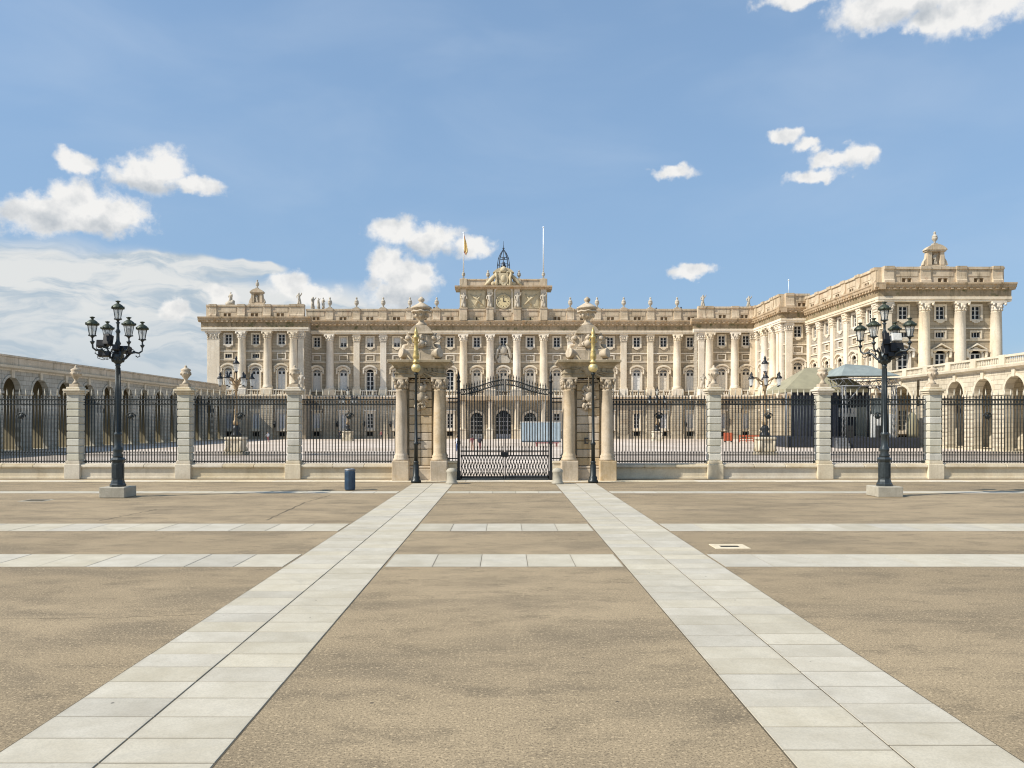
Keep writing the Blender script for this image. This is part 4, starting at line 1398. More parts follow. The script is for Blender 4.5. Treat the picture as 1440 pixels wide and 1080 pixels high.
def gallery(name, label, X, side, ys, w, mat, inner):
    """side=+1: open front faces +X (left gallery), -1: faces -X (right gallery)"""
    root = thing(name, label, 'arcade', T(X, 0, 0))
    rot = 90 if side > 0 else -90            # local -y -> +X for side>0
    top, zs = 8.75, 6.55
    for (yc, bay, ww) in ys:
        zsp = 8.1 - ww / 2
        fr = T(0, yc, 0) @ RZ(rot)
        ab = obj('arch_bay', cached(('ab', bay, ww, mat), lambda: arch_bay(bay, ww, top, zsp, 0.9 if side < 0 else 0.6, mat)), root, fr)
        obj('archivolt', cached(('at', bay, ww, side), lambda: arch_trim(bay, ww, zsp, 0.55, 'arcade_trim' if side < 0 else 'arcade_grey')), ab)
        obj('keystone', cached(('ks', bay), lambda: MB().prism([(-0.2, 8.0), (0.2, 8.0), (0.3, 8.9), (-0.3, 8.9)], -0.22, 0.05).mesh('keystone', 'arcade_trim')), ab)
        for s in (-1, 1):
            tag(obj('pier_blocks', cached(('pb', bay, ww, mat, s), lambda: arch_blocks(bay, ww, zsp, s).mesh('pier_blocks', mat)), ab), kind='stuff')
    ya = min(y - b_ / 2 for y, b_, _ in ys)
    yb = max(y + b_ / 2 for y, b_, _ in ys)
    L = yb - ya
    fr = T(0, (ya + yb) / 2, 0) @ RZ(rot)
    h = L / 2
    b = MB().sweep([(0.9, 8.75), (-0.12, 8.75), (-0.15, 8.9), (-0.55, 9.05), (-0.62, 9.3), (0.9, 9.3)], -h, h)
    obj('cornice', b.mesh('cornice', 'arcade_trim'), root, fr)
    n = round(L / 5.2)
    pw = L / n
    for i in range(n):
        x = -h + pw * (i + 0.5)
        if side > 0:
            pm = cached(('pp', side, round(pw, 3)), lambda: MB().cbox(-pw / 2 + 0.015, pw / 2 - 0.015, -0.2, 0.25, 9.3, 10.2, 0.03).cbox(-pw / 2 + 0.01, pw / 2 - 0.01, -0.3, 0.32, 10.2, 10.42, 0.03).mesh('parapet_panel', 'arcade_parapet'))
            obj('parapet_panel', pm, root, fr @ T(x, 0, 0))
        else:
            def pm_():
                b2 = MB().box(-pw / 2 + 0.5, pw / 2 - 0.5, -0.12, 0.12, 9.3, 9.5)
                m_ = int((pw - 1.0) / 0.3)
                for q in range(m_):
                    b2.lathe([(0.06, 9.5), (0.1, 9.75), (0.05, 10.0), (0.08, 10.15)], -pw / 2 + 0.5 + (pw - 1) * (q + .5) / m_, 0, 6, cap=False)
                b2.box(-pw / 2 + 0.45, pw / 2 - 0.45, -0.2, 0.2, 10.15, 10.38)
                return b2.mesh('parapet_panel', 'arcade_trim')
            obj('parapet_panel', cached(('pp', side, round(pw, 3)), pm_), root, fr @ T(x, 0, 0))
            obj('parapet_pedestal', cached(('ppd', round(pw, 3)), lambda: MB().cbox(-0.5, 0.5, -0.26, 0.26, 9.3, 10.42, 0.03).mesh('parapet_pedestal', 'arcade_trim')), root, fr @ T(x - pw / 2, 0, 0))
    dep = 6.2
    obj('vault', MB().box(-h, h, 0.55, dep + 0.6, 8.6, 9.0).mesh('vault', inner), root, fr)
    obj('gallery_floor', MB().box(-h, h, -0.6, dep + 0.6, 0, 0.12).mesh('gallery_floor', 'fence_stone' if side < 0 else 'lamp_block'), root, fr)
    if side > 0:
        # cross walls between the bays; the far (west) side stands open to the sun
        for (yc, bay, ww) in ys:
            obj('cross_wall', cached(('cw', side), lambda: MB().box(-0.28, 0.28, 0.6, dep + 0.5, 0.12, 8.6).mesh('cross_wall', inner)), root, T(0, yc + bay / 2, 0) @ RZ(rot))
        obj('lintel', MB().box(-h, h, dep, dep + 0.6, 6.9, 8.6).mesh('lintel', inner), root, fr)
    else:
        obj('back_wall', MB().box(-h, h, dep, dep + 0.5, 0, 8.6).mesh('back_wall', inner), root, fr)
        obj('terrace', MB().box(-h, h, 0.9, 17.0, 9.0, 9.25).mesh('terrace', 'arcade_trim'), root, fr)
        obj('end_wall', MB().box(h - 0.5, h, 0.9, 17.0, 0, 9.0).mesh('end_wall', mat), root, fr)
    return root


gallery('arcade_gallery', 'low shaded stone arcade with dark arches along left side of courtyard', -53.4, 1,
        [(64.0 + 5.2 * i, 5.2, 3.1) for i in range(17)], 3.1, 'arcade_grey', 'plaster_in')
gallery('arcade_gallery', 'sunlit stone arcade with balustrade along right side of courtyard', 53.8, -1,
        [(71.6 + 5.4 * i, 5.4, 3.3) for i in range(6)] + [(105.95, 7.9, 5.6)], 3.3, 'arcade_pale', 'arcade_pale')

# ------------------------------------------------------------------ fence piers, low walls, railings
YF = 42.75                        # centre line of the railing
PIER_W = 0.33


def m_pier_urn():
    b = MB()
    b.cbox(-0.33, 0.33, -0.33, 0.33, 5.15, 5.35, 0.02)
    b.lathe([(0.30, 5.35), (0.17, 5.5), (0.11, 5.62), (0.15, 5.7), (0.34, 5.95), (0.38, 6.12), (0.30, 6.2), (0.37, 6.27), (0.34, 6.33), (0.18, 6.4), (0.08, 6.47), (0.10, 6.53), (0.02, 6.6)], 0, 0, 16)
    for i in range(8):
        t = 2 * PI * i / 8
        b.ball((0.36 * math.cos(t), 0.36 * math.sin(t), 6.02), 0.07, 0.07, 0.09, 6, 4)
    b.xf(T(0, 0, 5.0) @ Matrix.Diagonal((0.74, 0.74, 0.83, 1)) @ T(0, 0, -5.15))
    return b.mesh('urn', 'carved_stone')


def fence_pier(x, label):
    p = thing('fence_pier', label, 'pier', T(x, YF, 0), 'stone piers of the railing')
    obj('plinth', cached('fp_pl', lambda: MB().cbox(-0.43, 0.43, -0.43, 0.43, 0, 0.82, 0.025).cbox(-0.38, 0.38, -0.38, 0.38, 0.82, 1.0, 0.02).mesh('plinth', 'fence_stone')), p)
    obj('core', cached('fp_co', lambda: MB().box(-0.285, 0.285, -0.285, 0.285, 1.0, 4.62).mesh('core', 'pier_block')), p)
    n = 9
    hh = 3.58 / n
    for i in range(n):
        obj('block', cached('fp_bl', lambda: MB().cbox(-PIER_W, PIER_W, -PIER_W, PIER_W, 0.028, hh - 0.028, 0.022).mesh('block', 'pier_block')), p, T(rnd.uniform(-.004, .004), rnd.uniform(-.004, .004), 1.0 + i * hh))
    obj('cap', cached('fp_ca', lambda: MB().cbox(-0.36, 0.36, -0.36, 0.36, 4.58, 4.67, 0.015).cbox(-0.42, 0.42, -0.42, 0.42, 4.67, 4.77, 0.02).cbox(-0.48, 0.48, -0.48, 0.48, 4.77, 4.89, 0.025).cbox(-0.36, 0.36, -0.36, 0.36, 4.89, 5.0, 0.03).mesh('cap', 'fence_stone')), p)
    obj('urn', cached('fp_ur', m_pier_urn), p)


PX = (11.45, 17.4, 23.4, 29.4)
pier_labels = {
    -29.4: 'stone railing pier at far left end, just outside the photo', 29.4: 'stone railing pier at far right end, just outside the photo',
    -23.4: 'leftmost stone railing pier in view, with carved urn on top', -17.4: 'stone railing pier with urn, second from left, beyond the left lamp post',
    -11.45: 'stone railing pier with urn, nearest pier left of the gate pillars', 11.45: 'stone railing pier with urn, nearest pier right of the gate pillars',
    17.4: 'stone railing pier with urn, just left of the right lamp post', 23.4: 'rightmost stone railing pier in view, right of the right lamp post'}
for s in (-1, 1):
    for x in PX:
        fence_pier(s * x, pier_labels[s * x])


def m_bar(tall):
    b = MB()
    zt = 4.55 if tall else 4.42
    b.tube([(0, 0, 0.86), (0, 0, zt)], 0.029, 5)
    if not tall:
        b.lathe([(0.02, 4.40), (0.04, 4.45), (0.004, 4.58)], 0, 0, 5)
    return b.mesh('bar', 'iron_green')


def m_tip():
    return MB().lathe([(0.02, 4.52), (0.042, 4.60), (0.036, 4.66), (0.004, 4.92)], 0, 0, 6).mesh('spear_tip', 'spear_tip')


def m_short():
    return MB().tube([(0, 0, 0.86), (0, 0, 1.38)], 0.022, 4).lathe([(0.02, 1.38), (0.04, 1.43), (0.004, 1.52)], 0, 0, 5).mesh('short_bar', 'iron_green')


def railing(x0, x1, label_w, label_r):
    cx, w = (x0 + x1) / 2, x1 - x0
    lw = thing('low_wall', label_w, 'wall', T(cx, YF, 0), 'low walls under the railing')
    obj('wall_body', MB().cbox(-w / 2, w / 2, -0.24, 0.24, 0, 0.62, 0.02).cbox(-w / 2, w / 2, -0.30, 0.30, 0, 0.12, 0.02).mesh('wall_body', 'fence_stone'), lw)
    n = max(2, round(w / 1.5))
    for i in range(n):
        ww = w / n
        k = ('cop', round(ww, 3))
        obj('coping_stone', cached(k, lambda: MB().cbox(-ww / 2 + 0.003, ww / 2 - 0.003, -0.36, 0.36, 0.62, 0.78, 0.03).cbox(-ww / 2 + 0.004, ww / 2 - 0.004, -0.22, 0.22, 0.77, 0.84, 0.02).mesh('coping_stone', 'fence_stone')), lw, T(-w / 2 + ww * (i + 0.5), 0, rnd.uniform(-0.003, 0.003)))
    r = thing('iron_railing', label_r, 'railing', T(cx, YF, 0), 'iron railing panels')
    for z, t in ((0.95, 0.03), (1.30, 0.022), (4.05, 0.03), (4.33, 0.03)):
        obj('rail', MB().box(-w / 2, w / 2, -0.025, 0.025, z - t, z + t).mesh('rail', 'iron_green'), r)
    nb = round(w / 0.172)
    st = w / nb
    for i in range(nb):
        x = -w / 2 + st * (i + 0.5)
        tall = i % 2 == 0
        b_ = obj('bar', cached('bar%d' % tall, lambda: m_bar(tall)), r, T(x, 0, 0))
        if tall:
            obj('spear_tip', cached('tip', m_tip), b_)
        if i < nb - 1:
            obj('short_bar', cached('sbar', m_short), r, T(x + st / 2, 0, 0))
    b = MB()
    for i in range(nb):
        x = -w / 2 + st * i
        if i:
            b.tube([(x + 0.06 * math.cos(q * PI / 3), 0, 4.19 + 0.1 * math.sin(q * PI / 3)) for q in range(7)], 0.014, 4)
    tag(obj('frieze_rings', b.mesh('frieze_rings', 'iron_green'), r), kind='stuff')
    # scroll bosses hanging from the middle of the rail
    if w > 4:
        b = MB()
        for s in (-1, 1):
            b.tube([(s * 0.25 * math.cos(q * 0.5) * (1 - q * 0.06), -0.03, 3.4 + 0.25 * math.sin(q * 0.5) * (1 - q * 0.06)) for q in range(12)], 0.025, 5)
        b.ball((0, -0.02, 3.4), 0.13, 0.05, 0.13, 8, 5)
        obj('scroll_boss', b.mesh('scroll_boss', 'iron_green'), r)


spans = []
for s in (-1, 1):
    e = [5.82] + [None]
    pts = [(5.88, PX[0] - 0.42)] + [(PX[i] + 0.42, PX[i + 1] - 0.42) for i in range(3)]
    for k, (a, b_) in enumerate(pts):
        side = 'left' if s < 0 else 'right'
        where = ('between %s gate pillar and nearest pier' % side, 'in second bay %s of the gate' % side,
                 'in third bay %s of the gate' % side, 'in last bay cut by the %s picture edge' % side)[k]
        x0, x1 = sorted((s * a, s * b_))
        railing(x0, x1, 'low cream stone wall ' + where, 'dark iron railing with spear tips ' + where)

# ------------------------------------------------------------------ gate pillars
YP = 41.75


def trophy(b, cx, cy, cz, w, h, seed, n=26, dep=0.18):
    rg = random.Random(seed)
    for i in range(n):
        t = rg.uniform(-1, 1)
        z = cz + h * (rg.uniform(-1, 1))
        x = cx + w * t * (1 - 0.4 * abs(z - cz) / h)
        r = rg.uniform(0.07, 0.16)
        b.ball((x, cy, z), r, dep * rg.uniform(0.5, 1), r * rg.uniform(0.8, 1.4), 7, 5, 0.12, rg)
    for i in range(7):
        a = rg.uniform(0, PI)
        l = w * rg.uniform(0.8, 1.25)
        b.tube([(cx - l * math.cos(a), cy - 0.05, cz - l * math.sin(a)), (cx + l * math.cos(a), cy - 0.05, cz + l * math.sin(a))], 0.035, 5)
    b.ball((cx, cy - 0.03, cz + h * 0.55), 0.24, dep * 1.1, 0.26, 9, 6)
    b.ball((cx, cy - 0.03, cz), 0.26, dep * 1.1, 0.34, 9, 6)


def gate_pillar(x, label):
    p = thing('gate_pillar', label, 'pillar', T(x, YP, 0), 'gate pillars')
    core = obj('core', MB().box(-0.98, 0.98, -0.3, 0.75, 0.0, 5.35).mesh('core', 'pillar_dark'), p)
    # rusticated courses of the middle wall, in two leaves of stone
    z = 0.78
    i = 0
    while z < 5.2:
        z1 = min(z + 0.44, 5.33)
        for (a, b_) in ((-0.60, 0.0), (0.0, 0.60)):
            obj('block', MB().cbox(a + 0.006, b_ - 0.006, -0.44, -0.29, z + 0.018, z1 - 0.018, 0.018).mesh('block', 'pillar_stone'), p)
        z = z1
    obj('wall_foot', MB().cbox(-0.62, 0.62, -0.56, -0.29, 0, 0.62, 0.02).cbox(-0.62, 0.62, -0.52, -0.29, 0.62, 0.78, 0.04).mesh('wall_foot', 'pillar_stone'), p)
    for s in (-1, 1):
        for yy in (-0.52, 0.55):
            c_ = obj('column', cached('gp_col', lambda: MB().lathe([(0.43, 1.07), (0.43, 1.16), (0.36, 1.21), (0.39, 1.30), (0.33, 1.38), (0.31, 1.5), (0.31, 2.8), (0.295, 3.8), (0.265, 4.72), (0.30, 4.76), (0.265, 4.8)], 0, 0, 24).mesh('column', 'pillar_stone')), p, T(s * 1.0, yy, 0))
            obj('plinth', cached('gp_pl', lambda: MB().cbox(-0.44, 0.44, -0.46, 0.46, 0, 1.07, 0.03).mesh('plinth', 'pillar_stone')), c_)
            def cap():
                b = MB().lathe([(0.31, 4.8), (0.36, 5.0), (0.34, 5.02), (0.42, 5.18), (0.39, 5.2), (0.48, 5.32)], 0, 0, 16)
                for k in range(8):
                    t = 2 * PI * k / 8
                    b.ball((0.37 * math.cos(t), 0.37 * math.sin(t), 4.96), 0.075, 0.075, 0.12, 6, 4)
                    t += PI / 8
                    b.ball((0.41 * math.cos(t), 0.41 * math.sin(t), 5.14), 0.08, 0.08, 0.12, 6, 4)
                for k in range(4):
                    t = PI / 4 + k * PI / 2
                    b.ball((0.52 * math.cos(t), 0.52 * math.sin(t), 5.27), 0.11, 0.11, 0.12, 8, 5)
                b.cbox(-0.47, 0.47, -0.47, 0.47, 5.32, 5.42, 0.02)
                b.xf(Matrix.Diagonal((0.86, 0.86, 1, 1)))
                return b.mesh('capital', 'carved_stone')
            obj('capital', cached('gp_cap', cap), c_)
    b = MB()
    trophy(b, 0.05, -0.5, 4.45, 0.42, 0.72, 3)
    obj('trophy_relief', b.mesh('trophy_relief', 'carved_stone'), p)
    obj('iron_bracket', MB().box(-0.2, 0.0, -0.56, -0.44, 2.2, 2.26).box(-0.2, -0.14, -0.56, -0.5, 1.95, 2.26).box(-0.2, 0.0, -0.56, -0.44, 1.95, 2.0).mesh('iron_bracket', 'iron'), p)
    # entablature with breaks over the columns
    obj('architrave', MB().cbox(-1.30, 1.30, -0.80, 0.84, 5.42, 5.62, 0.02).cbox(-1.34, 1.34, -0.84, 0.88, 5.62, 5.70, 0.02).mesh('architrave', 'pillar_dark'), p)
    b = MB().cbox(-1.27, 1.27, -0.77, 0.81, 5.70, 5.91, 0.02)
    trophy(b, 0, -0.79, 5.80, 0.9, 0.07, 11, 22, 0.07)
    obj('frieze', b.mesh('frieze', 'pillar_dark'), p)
    b = MB()
    lv = [(0.0, 5.9), (0.06, 5.94), (0.09, 6.02), (0.17, 6.1), (0.30, 6.17), (0.32, 6.2)]
    for (e0, z0), (e1, z1) in zip(lv, lv[1:]):
        q = lambda e, z: [(-1.28 - e, -0.78 - e, z), (1.28 + e, -0.78 - e, z), (1.28 + e, 0.82 + e, z), (-1.28 - e, 0.82 + e, z)]
        b.add(q(e0, z0) + q(e1, z1), [(0, 1, 5, 4), (1, 2, 6, 5), (2, 3, 7, 6), (3, 0, 4, 7)])
    b.cbox(-1.66, 1.66, -1.16, 1.2, 6.2, 6.34, 0.02)
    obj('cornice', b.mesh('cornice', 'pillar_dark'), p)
    # crowning trophy: stepped block, drums and banners, helmeted block, lidded urn
    b = MB().cbox(-0.78, 0.78, -0.5, 0.54, 6.34, 6.95, 0.04).cbox(-0.62, 0.62, -0.42, 0.46, 6.95, 7.05, 0.02)
    top = obj('crowning_block', b.mesh('crowning_block', 'carved_stone'), p)
    b = MB()
    b.cbox(-0.50, 0.50, -0.36, 0.40, 7.05, 7.75, 0.05)
    b.cbox(-0.66, 0.66, -0.46, 0.50, 7.75, 7.86, 0.03)
    b.prism([(-0.62, 7.86), (0.62, 7.86), (0.45, 8.1), (0.3, 8.22), (-0.3, 8.22), (-0.45, 8.1)], -0.4, 0.44)
    b.box(-0.36, -0.30, -0.40, -0.36, 7.15, 7.66).box(0.30, 0.36, -0.40, -0.36, 7.15, 7.66).box(-0.36, 0.36, -0.40, -0.36, 7.66, 7.72).box(-0.36, 0.36, -0.40, -0.36, 7.09, 7.15)
    for s in (-1, 1):
        sc = [(0.50, 7.74), (0.66, 7.74), (0.80, 7.66), (0.84, 7.50), (0.76, 7.36), (0.66, 7.30), (0.68, 7.16), (0.80, 7.04), (1.0, 6.94), (1.10, 6.78), (1.10, 6.58), (0.98, 6.46), (0.78, 6.44), (0.50, 6.6)]
        b.prism([(s * x_, z_) for x_, z_ in sc], -0.30, 0.30)
        b.lathe([(0.12, 0), (0.12, 0.1), (0.05, 0.14)], 0, 0, 10)
        b.xf(T(s * 0.7, -0.30, 7.55) @ Matrix.Rotation(R(90), 4, 'X'), len(b.v) - 30)
    obj('armour_block', b.mesh('armour_block', 'carved_stone'), top)
    # breastplate and plumed helmet before the block
    b = MB().lathe([(0.10, 7.02), (0.20, 7.08), (0.25, 7.22), (0.22, 7.34), (0.13, 7.40), (0.09, 7.43), (0.15, 7.48), (0.16, 7.56), (0.11, 7.64), (0.02, 7.68)], 0, -0.46, 12)
    for q in range(5):
        b.tube([(0, -0.46, 7.64), (0.05 * (q - 2), -0.40, 7.76), (0.10 * (q - 2), -0.44, 7.74)], [0.03, 0.035, 0.015], 5)
    for s in (-1, 1):
        b.tube([(s * 0.18, -0.46, 7.34), (s * 0.30, -0.5, 7.22), (s * 0.24, -0.56, 7.08)], [0.07, 0.06, 0.04], 6)
    obj('stone_armour', b.mesh('stone_armour', 'carved_stone'), top)
    # lances and flag staffs fanned out behind
    b = MB()
    for q in range(-3, 4):
        if q:
            a_ = R(q * 17)
            b.tube([(0.2 * q / 3, 0.2, 7.0), (0.2 * q / 3 + 1.05 * math.sin(a_), 0.22, 7.0 + 1.05 * math.cos(a_) * 0.85)], 0.025, 5)
            b.lathe([(0.03, 0), (0.06, 0.06), (0.003, 0.2)], 0, 0, 4)
            b.xf(T(0.2 * q / 3 + 1.03 * math.sin(a_), 0.22, 7.0 + 1.03 * math.cos(a_) * 0.85) @ Matrix.Rotation(a_, 4, 'Y'), len(b.v) - 12)
    obj('stone_lances', b.mesh('stone_lances', 'carved_stone'), top)
    for s in (-1, 1):
        d = MB().lathe([(0.30, 0), (0.33, 0.05), (0.33, 0.12), (0.30, 0.18), (0.30, 0.8), (0.33, 0.86), (0.33, 0.93), (0.30, 0.98)], 0, 0, 16)
        d.xf(T(s * 0.55, -0.2, 6.66) @ RZ(-s * 35) @ Matrix.Rotation(R(s * 82), 4, 'Y') @ Matrix.Diagonal((0.82, 0.82, 0.62, 1)))
        obj('stone_drum', d.mesh('stone_drum', 'carved_stone'), top)
        d = MB()
        for q in range(4):
            d.tube([(s * 0.45, 0.1, 6.9 + q * 0.1), (s * (0.75 + 0.05 * q), 0.05, 6.75 + q * 0.12), (s * (1.0 + 0.02 * q), 0.0 - 0.1 * q, 6.46 + q * 0.02)], [0.12, 0.16, 0.1], 7)
        obj('stone_banner', d.mesh('stone_banner', 'carved_stone'), top)
    b = MB().lathe([(0.30, 8.22), (0.30, 8.3), (0.17, 8.4), (0.13, 8.52), (0.18, 8.58), (0.30, 8.68), (0.34, 8.78), (0.42, 8.98), (0.48, 9.10), (0.56, 9.14), (0.56, 9.2), (0.42, 9.28), (0.26, 9.38), (0.12, 9.46), (0.10, 9.5),
                    (0.17, 9.56), (0.17, 9.66), (0.03, 9.78)], 0, 0, 20)
    for k in range(8):
        t = 2 * PI * k / 8
        b.ball((0.33 * math.cos(t), 0.33 * math.sin(t), 8.76), 0.09, 0.09, 0.12, 6, 4)
    b.tube([(0.5 * math.cos(2 * PI * k / 16), 0.5 * math.sin(2 * PI * k / 16), 9.0 - 0.05 * (k % 2)) for k in range(17)], 0.05, 6)
    obj('urn', b.mesh('urn', 'carved_stone'), p)
    return p


gp = gate_pillar(-4.42, 'large carved gate pillar with columns and urn, left of the gate')
copy_thing(gp, T(4.43, YP, 0), 'large carved gate pillar with columns and urn, right of the gate')

# ------------------------------------------------------------------ the gate
YG = 41.6
GW = 2.36
GX = 0.03


def gate_post(x, lab):
    p = thing('gate_post', lab, 'post', T(x, YG, 0), 'iron gate posts')
    obj('shaft', MB().box(-0.07, 0.07, -0.07, 0.07, 0, 5.2).cbox(-0.1, 0.1, -0.1, 0.1, 0, 0.5, 0.02).cbox(-0.09, 0.09, -0.09, 0.09, 1.9, 2.1, 0.02).cbox(-0.1, 0.1, -0.1, 0.1, 4.6, 4.7, 0.02).mesh('shaft', 'iron'), p)
    obj('finial', MB().lathe([(0.1, 5.2), (0.11, 5.28), (0.05, 5.34), (0.09, 5.45), (0.07, 5.55), (0.01, 5.8)], 0, 0, 8).mesh('finial', 'iron'), p)


gate_post(GX - GW - 0.09, 'iron gate post with finial on left edge of the gate')
gate_post(GX + GW + 0.09, 'iron gate post with finial on right edge of the gate')


def gtop(x):
    """crest of the gate: rises to a low swan-neck curve at the meeting stile"""
    t = min(1, abs(x) / GW)
    return 4.82 + 0.52 * (0.5 + 0.5 * math.cos(PI * t))


def gate_leaf(s, lab):
    p = thing('gate_leaf', lab, 'gate', T(GX, YG, 0), 'wrought iron gate leaves')
    xs = [s * (0.035 + (GW - 0.05) * i / 24) for i in range(25)]
    for dz in (0.0, -0.26):
        obj('crest_rail', MB().tube([(x, 0, gtop(x) + dz) for x in xs], 0.035, 6).mesh('crest_rail', 'iron_green'), p)
    for z, t in ((1.55, 0.035), (1.30, 0.04), (0.16, 0.06)):
        a, b_ = sorted((s * 0.03, s * (GW - 0.01)))
        obj('rail', MB().box(a, b_, -0.03, 0.03, z - t, z + t).mesh('rail', 'iron'), p)
    for x in (0.045, GW - 0.045):
        obj('stile', MB().box(s * x - 0.025, s * x + 0.025, -0.03, 0.03, 0.06, gtop(x) + 0.04).mesh('stile', 'iron'), p)
    n = 16
    for i in range(1, n):
        x = s * (0.045 + (GW - 0.09) * i / n)
        zt = gtop(x) + 0.12
        obj('bar', MB().tube([(x, 0, 1.3), (x, 0, zt)], 0.027, 5).lathe([(0.02, zt), (0.04, zt + 0.05), (0.003, zt + 0.22)], x, 0, 5).mesh('bar', 'iron_green'), p)
    b = MB()
    for i in range(18):
        x = s * (0.1 + (GW - 0.2) * (i + 0.5) / 18)
        zc = gtop(x) - 0.13
        b.tube([(x + 0.055 * math.cos(q * PI / 4), 0, zc + 0.09 * math.sin(q * PI / 4)) for q in range(9)], 0.012, 4)
    tag(obj('crest_scrolls', b.mesh('crest_scrolls', 'iron_green'), p), kind='stuff')
    b = MB()
    m_ = 7
    for i in range(m_):
        x0 = 0.085 + (GW - 0.17) * i / m_
        x1 = 0.085 + (GW - 0.17) * (i + 1) / m_
        xm = (x0 + x1) / 2
        zl, zm, zh = 0.22, 0.73, 1.26
        for q in (((x0, zl), (xm, zm)), ((xm, zm), (x1, zl)), ((x0, zh), (xm, zm)), ((xm, zm), (x1, zh)), ((x0, zm), (xm, zh)), ((xm, zh), (x1, zm)), ((x0, zm), (xm, zl)), ((xm, zl), (x1, zm))):
            b.tube([(s * q[0][0], 0, q[0][1]), (s * q[1][0], 0, q[1][1])], 0.022, 4)
        b.ball((s * xm, 0, zm), 0.055, 0.03, 0.055, 6, 4)
        b.ball((s * x0, 0, zm), 0.045, 0.03, 0.045, 6, 4)
        b.tube([(s * xm, 0, zl), (s * xm, 0, zl + 0.3)], 0.014, 4)
    obj('lattice', b.mesh('lattice', 'iron_green'), p)
    for k in range(14):
        x = s * (0.045 + (GW - 0.09) * (k + 0.5) / 14)
        obj('short_bar', cached('gsb', lambda: MB().tube([(0, 0, 1.3), (0, 0, 1.72)], 0.013, 4).lathe([(0.015, 1.72), (0.03, 1.76), (0.003, 1.84)], 0, 0, 5).mesh('short_bar', 'iron_green')), p, T(x, 0, 0))
    if s < 0:
        obj('lock_box', MB().cbox(-0.2, 0.2, -0.09, 0.05, 1.24, 1.5, 0.02).mesh('lock_box', 'iron'), p)


gate_leaf(-1, 'left leaf of the tall iron gate with lattice foot and lock')
gate_leaf(1, 'right leaf of the tall iron gate with lattice foot')
for s, lab in ((-1, 'narrow iron grille between left gate post and pillar'), (1, 'narrow iron grille between right gate post and pillar')):
    p = thing('side_grille', lab, 'grille', T(GX + s * 2.78, YG + 0.1, 0), 'narrow grilles beside the gate')
    obj('foot_wall', MB().cbox(-0.24, 0.24, -0.2, 0.2, 0, 0.9, 0.02).cbox(-0.26, 0.26, -0.25, 0.25, 0.9, 1.03, 0.02).mesh('foot_wall', 'fence_stone'), p)
    for z in (1.15, 4.15, 4.35):
        obj('rail', MB().box(-0.26, 0.26, -0.025, 0.025, z - 0.03, z + 0.03).mesh('rail', 'iron_green'), p)
    for i in range(3):
        b_ = obj('bar', MB().tube([(0, 0, 1.03), (0, 0, 4.55)], 0.021, 5).mesh('bar', 'iron_green'), p, T(-0.17 + 0.17 * i, 0, 0))
        obj('spear_tip', cached('tip', m_tip), b_)

# stone guard posts at the jambs
for x, lab in ((-2.62, 'short rounded stone guard post at left jamb of the gate'), (2.66, 'short rounded stone guard post at right jamb of the gate')):
    b = MB().lathe([(0.30, 0), (0.30, 0.08), (0.25, 0.14), (0.24, 0.55), (0.27, 0.6), (0.27, 0.66), (0.2, 0.76), (0.08, 0.80), (0.01, 0.805)], 0, 0, 20)
    tag(obj('guard_post', b.mesh('guard_post', 'lamp_block'), None, T(x, 39.0, 0)), lab, 'bollard', 'guard posts at the gate')

# slender gilded posts before the pillars
def gilded_post(x, lab):
    p = thing('gilded_post', lab, 'post', T(x, 39.75, 0), 'gilded posts before the pillars')
    obj('foot', MB().lathe([(0.26, 0), (0.26, 0.12), (0.2, 0.16), (0.21, 0.3), (0.15, 0.36), (0.15, 0.9), (0.12, 1.0), (0.15, 1.06), (0.1, 1.12)], 0, 0, 12).mesh('foot', 'iron_green'), p)
    obj('shaft', MB().lathe([(0.10, 1.1), (0.095, 1.9), (0.13, 1.95), (0.13, 2.03), (0.085, 2.08), (0.055, 5.45), (0.10, 5.5), (0.11, 5.58), (0.06, 5.62)], 0, 0, 12).mesh('shaft', 'iron_green'), p)
    obj('gilded_ball', MB().ball((0, 0, 5.84), 0.24, 0.24, 0.24, 18, 12).mesh('gilded_ball', 'gilt_ball'), p)
    obj('gilded_finial', MB().lathe([(0.13, 6.06), (0.17, 6.10), (0.17, 6.18), (0.10, 6.22), (0.16, 6.34), (0.17, 6.5), (0.12, 6.62), (0.14, 6.68), (0.11, 6.74), (0.10, 7.3), (0.15, 7.36), (0.15, 7.42), (0.08, 7.48), (0.11, 7.6), (0.02, 7.92)], 0, 0, 12)
        .tube([(-0.03, 0, 7.5), (-0.16, 0, 7.45), (-0.2, 0, 7.3), (-0.15, 0, 7.15), (-0.09, 0, 7.12)], 0.03, 6).tube([(0.03, 0, 7.5), (0.16, 0, 7.45), (0.2, 0, 7.3), (0.15, 0, 7.15), (0.09, 0, 7.12)], 0.03, 6).mesh('gilded_finial', 'gilt'), p)


gilded_post(-4.48, 'slender dark post with gilded ball and finial before left gate pillar')
gilded_post(4.52, 'slender dark post with gilded ball and finial before right gate pillar')

# ------------------------------------------------------------------ five-lantern lamp posts on the plaza
def m_lantern_roof():
    b = MB().lathe([(0.20, 0.42), (0.255, 0.44), (0.25, 0.50), (0.18, 0.58), (0.10, 0.64), (0.05, 0.66), (0.05, 0.70), (0.10, 0.74), (0.10, 0.76), (0.02, 0.78)], 0, 0, 12)
    for i in range(6):
        t = 2 * PI * i / 6
        b.ball((0.25 * math.cos(t), 0.25 * math.sin(t), 0.49), 0.03, 0.03, 0.05, 5, 4)
    return b.mesh('lantern_roof', 'lamp_roof')


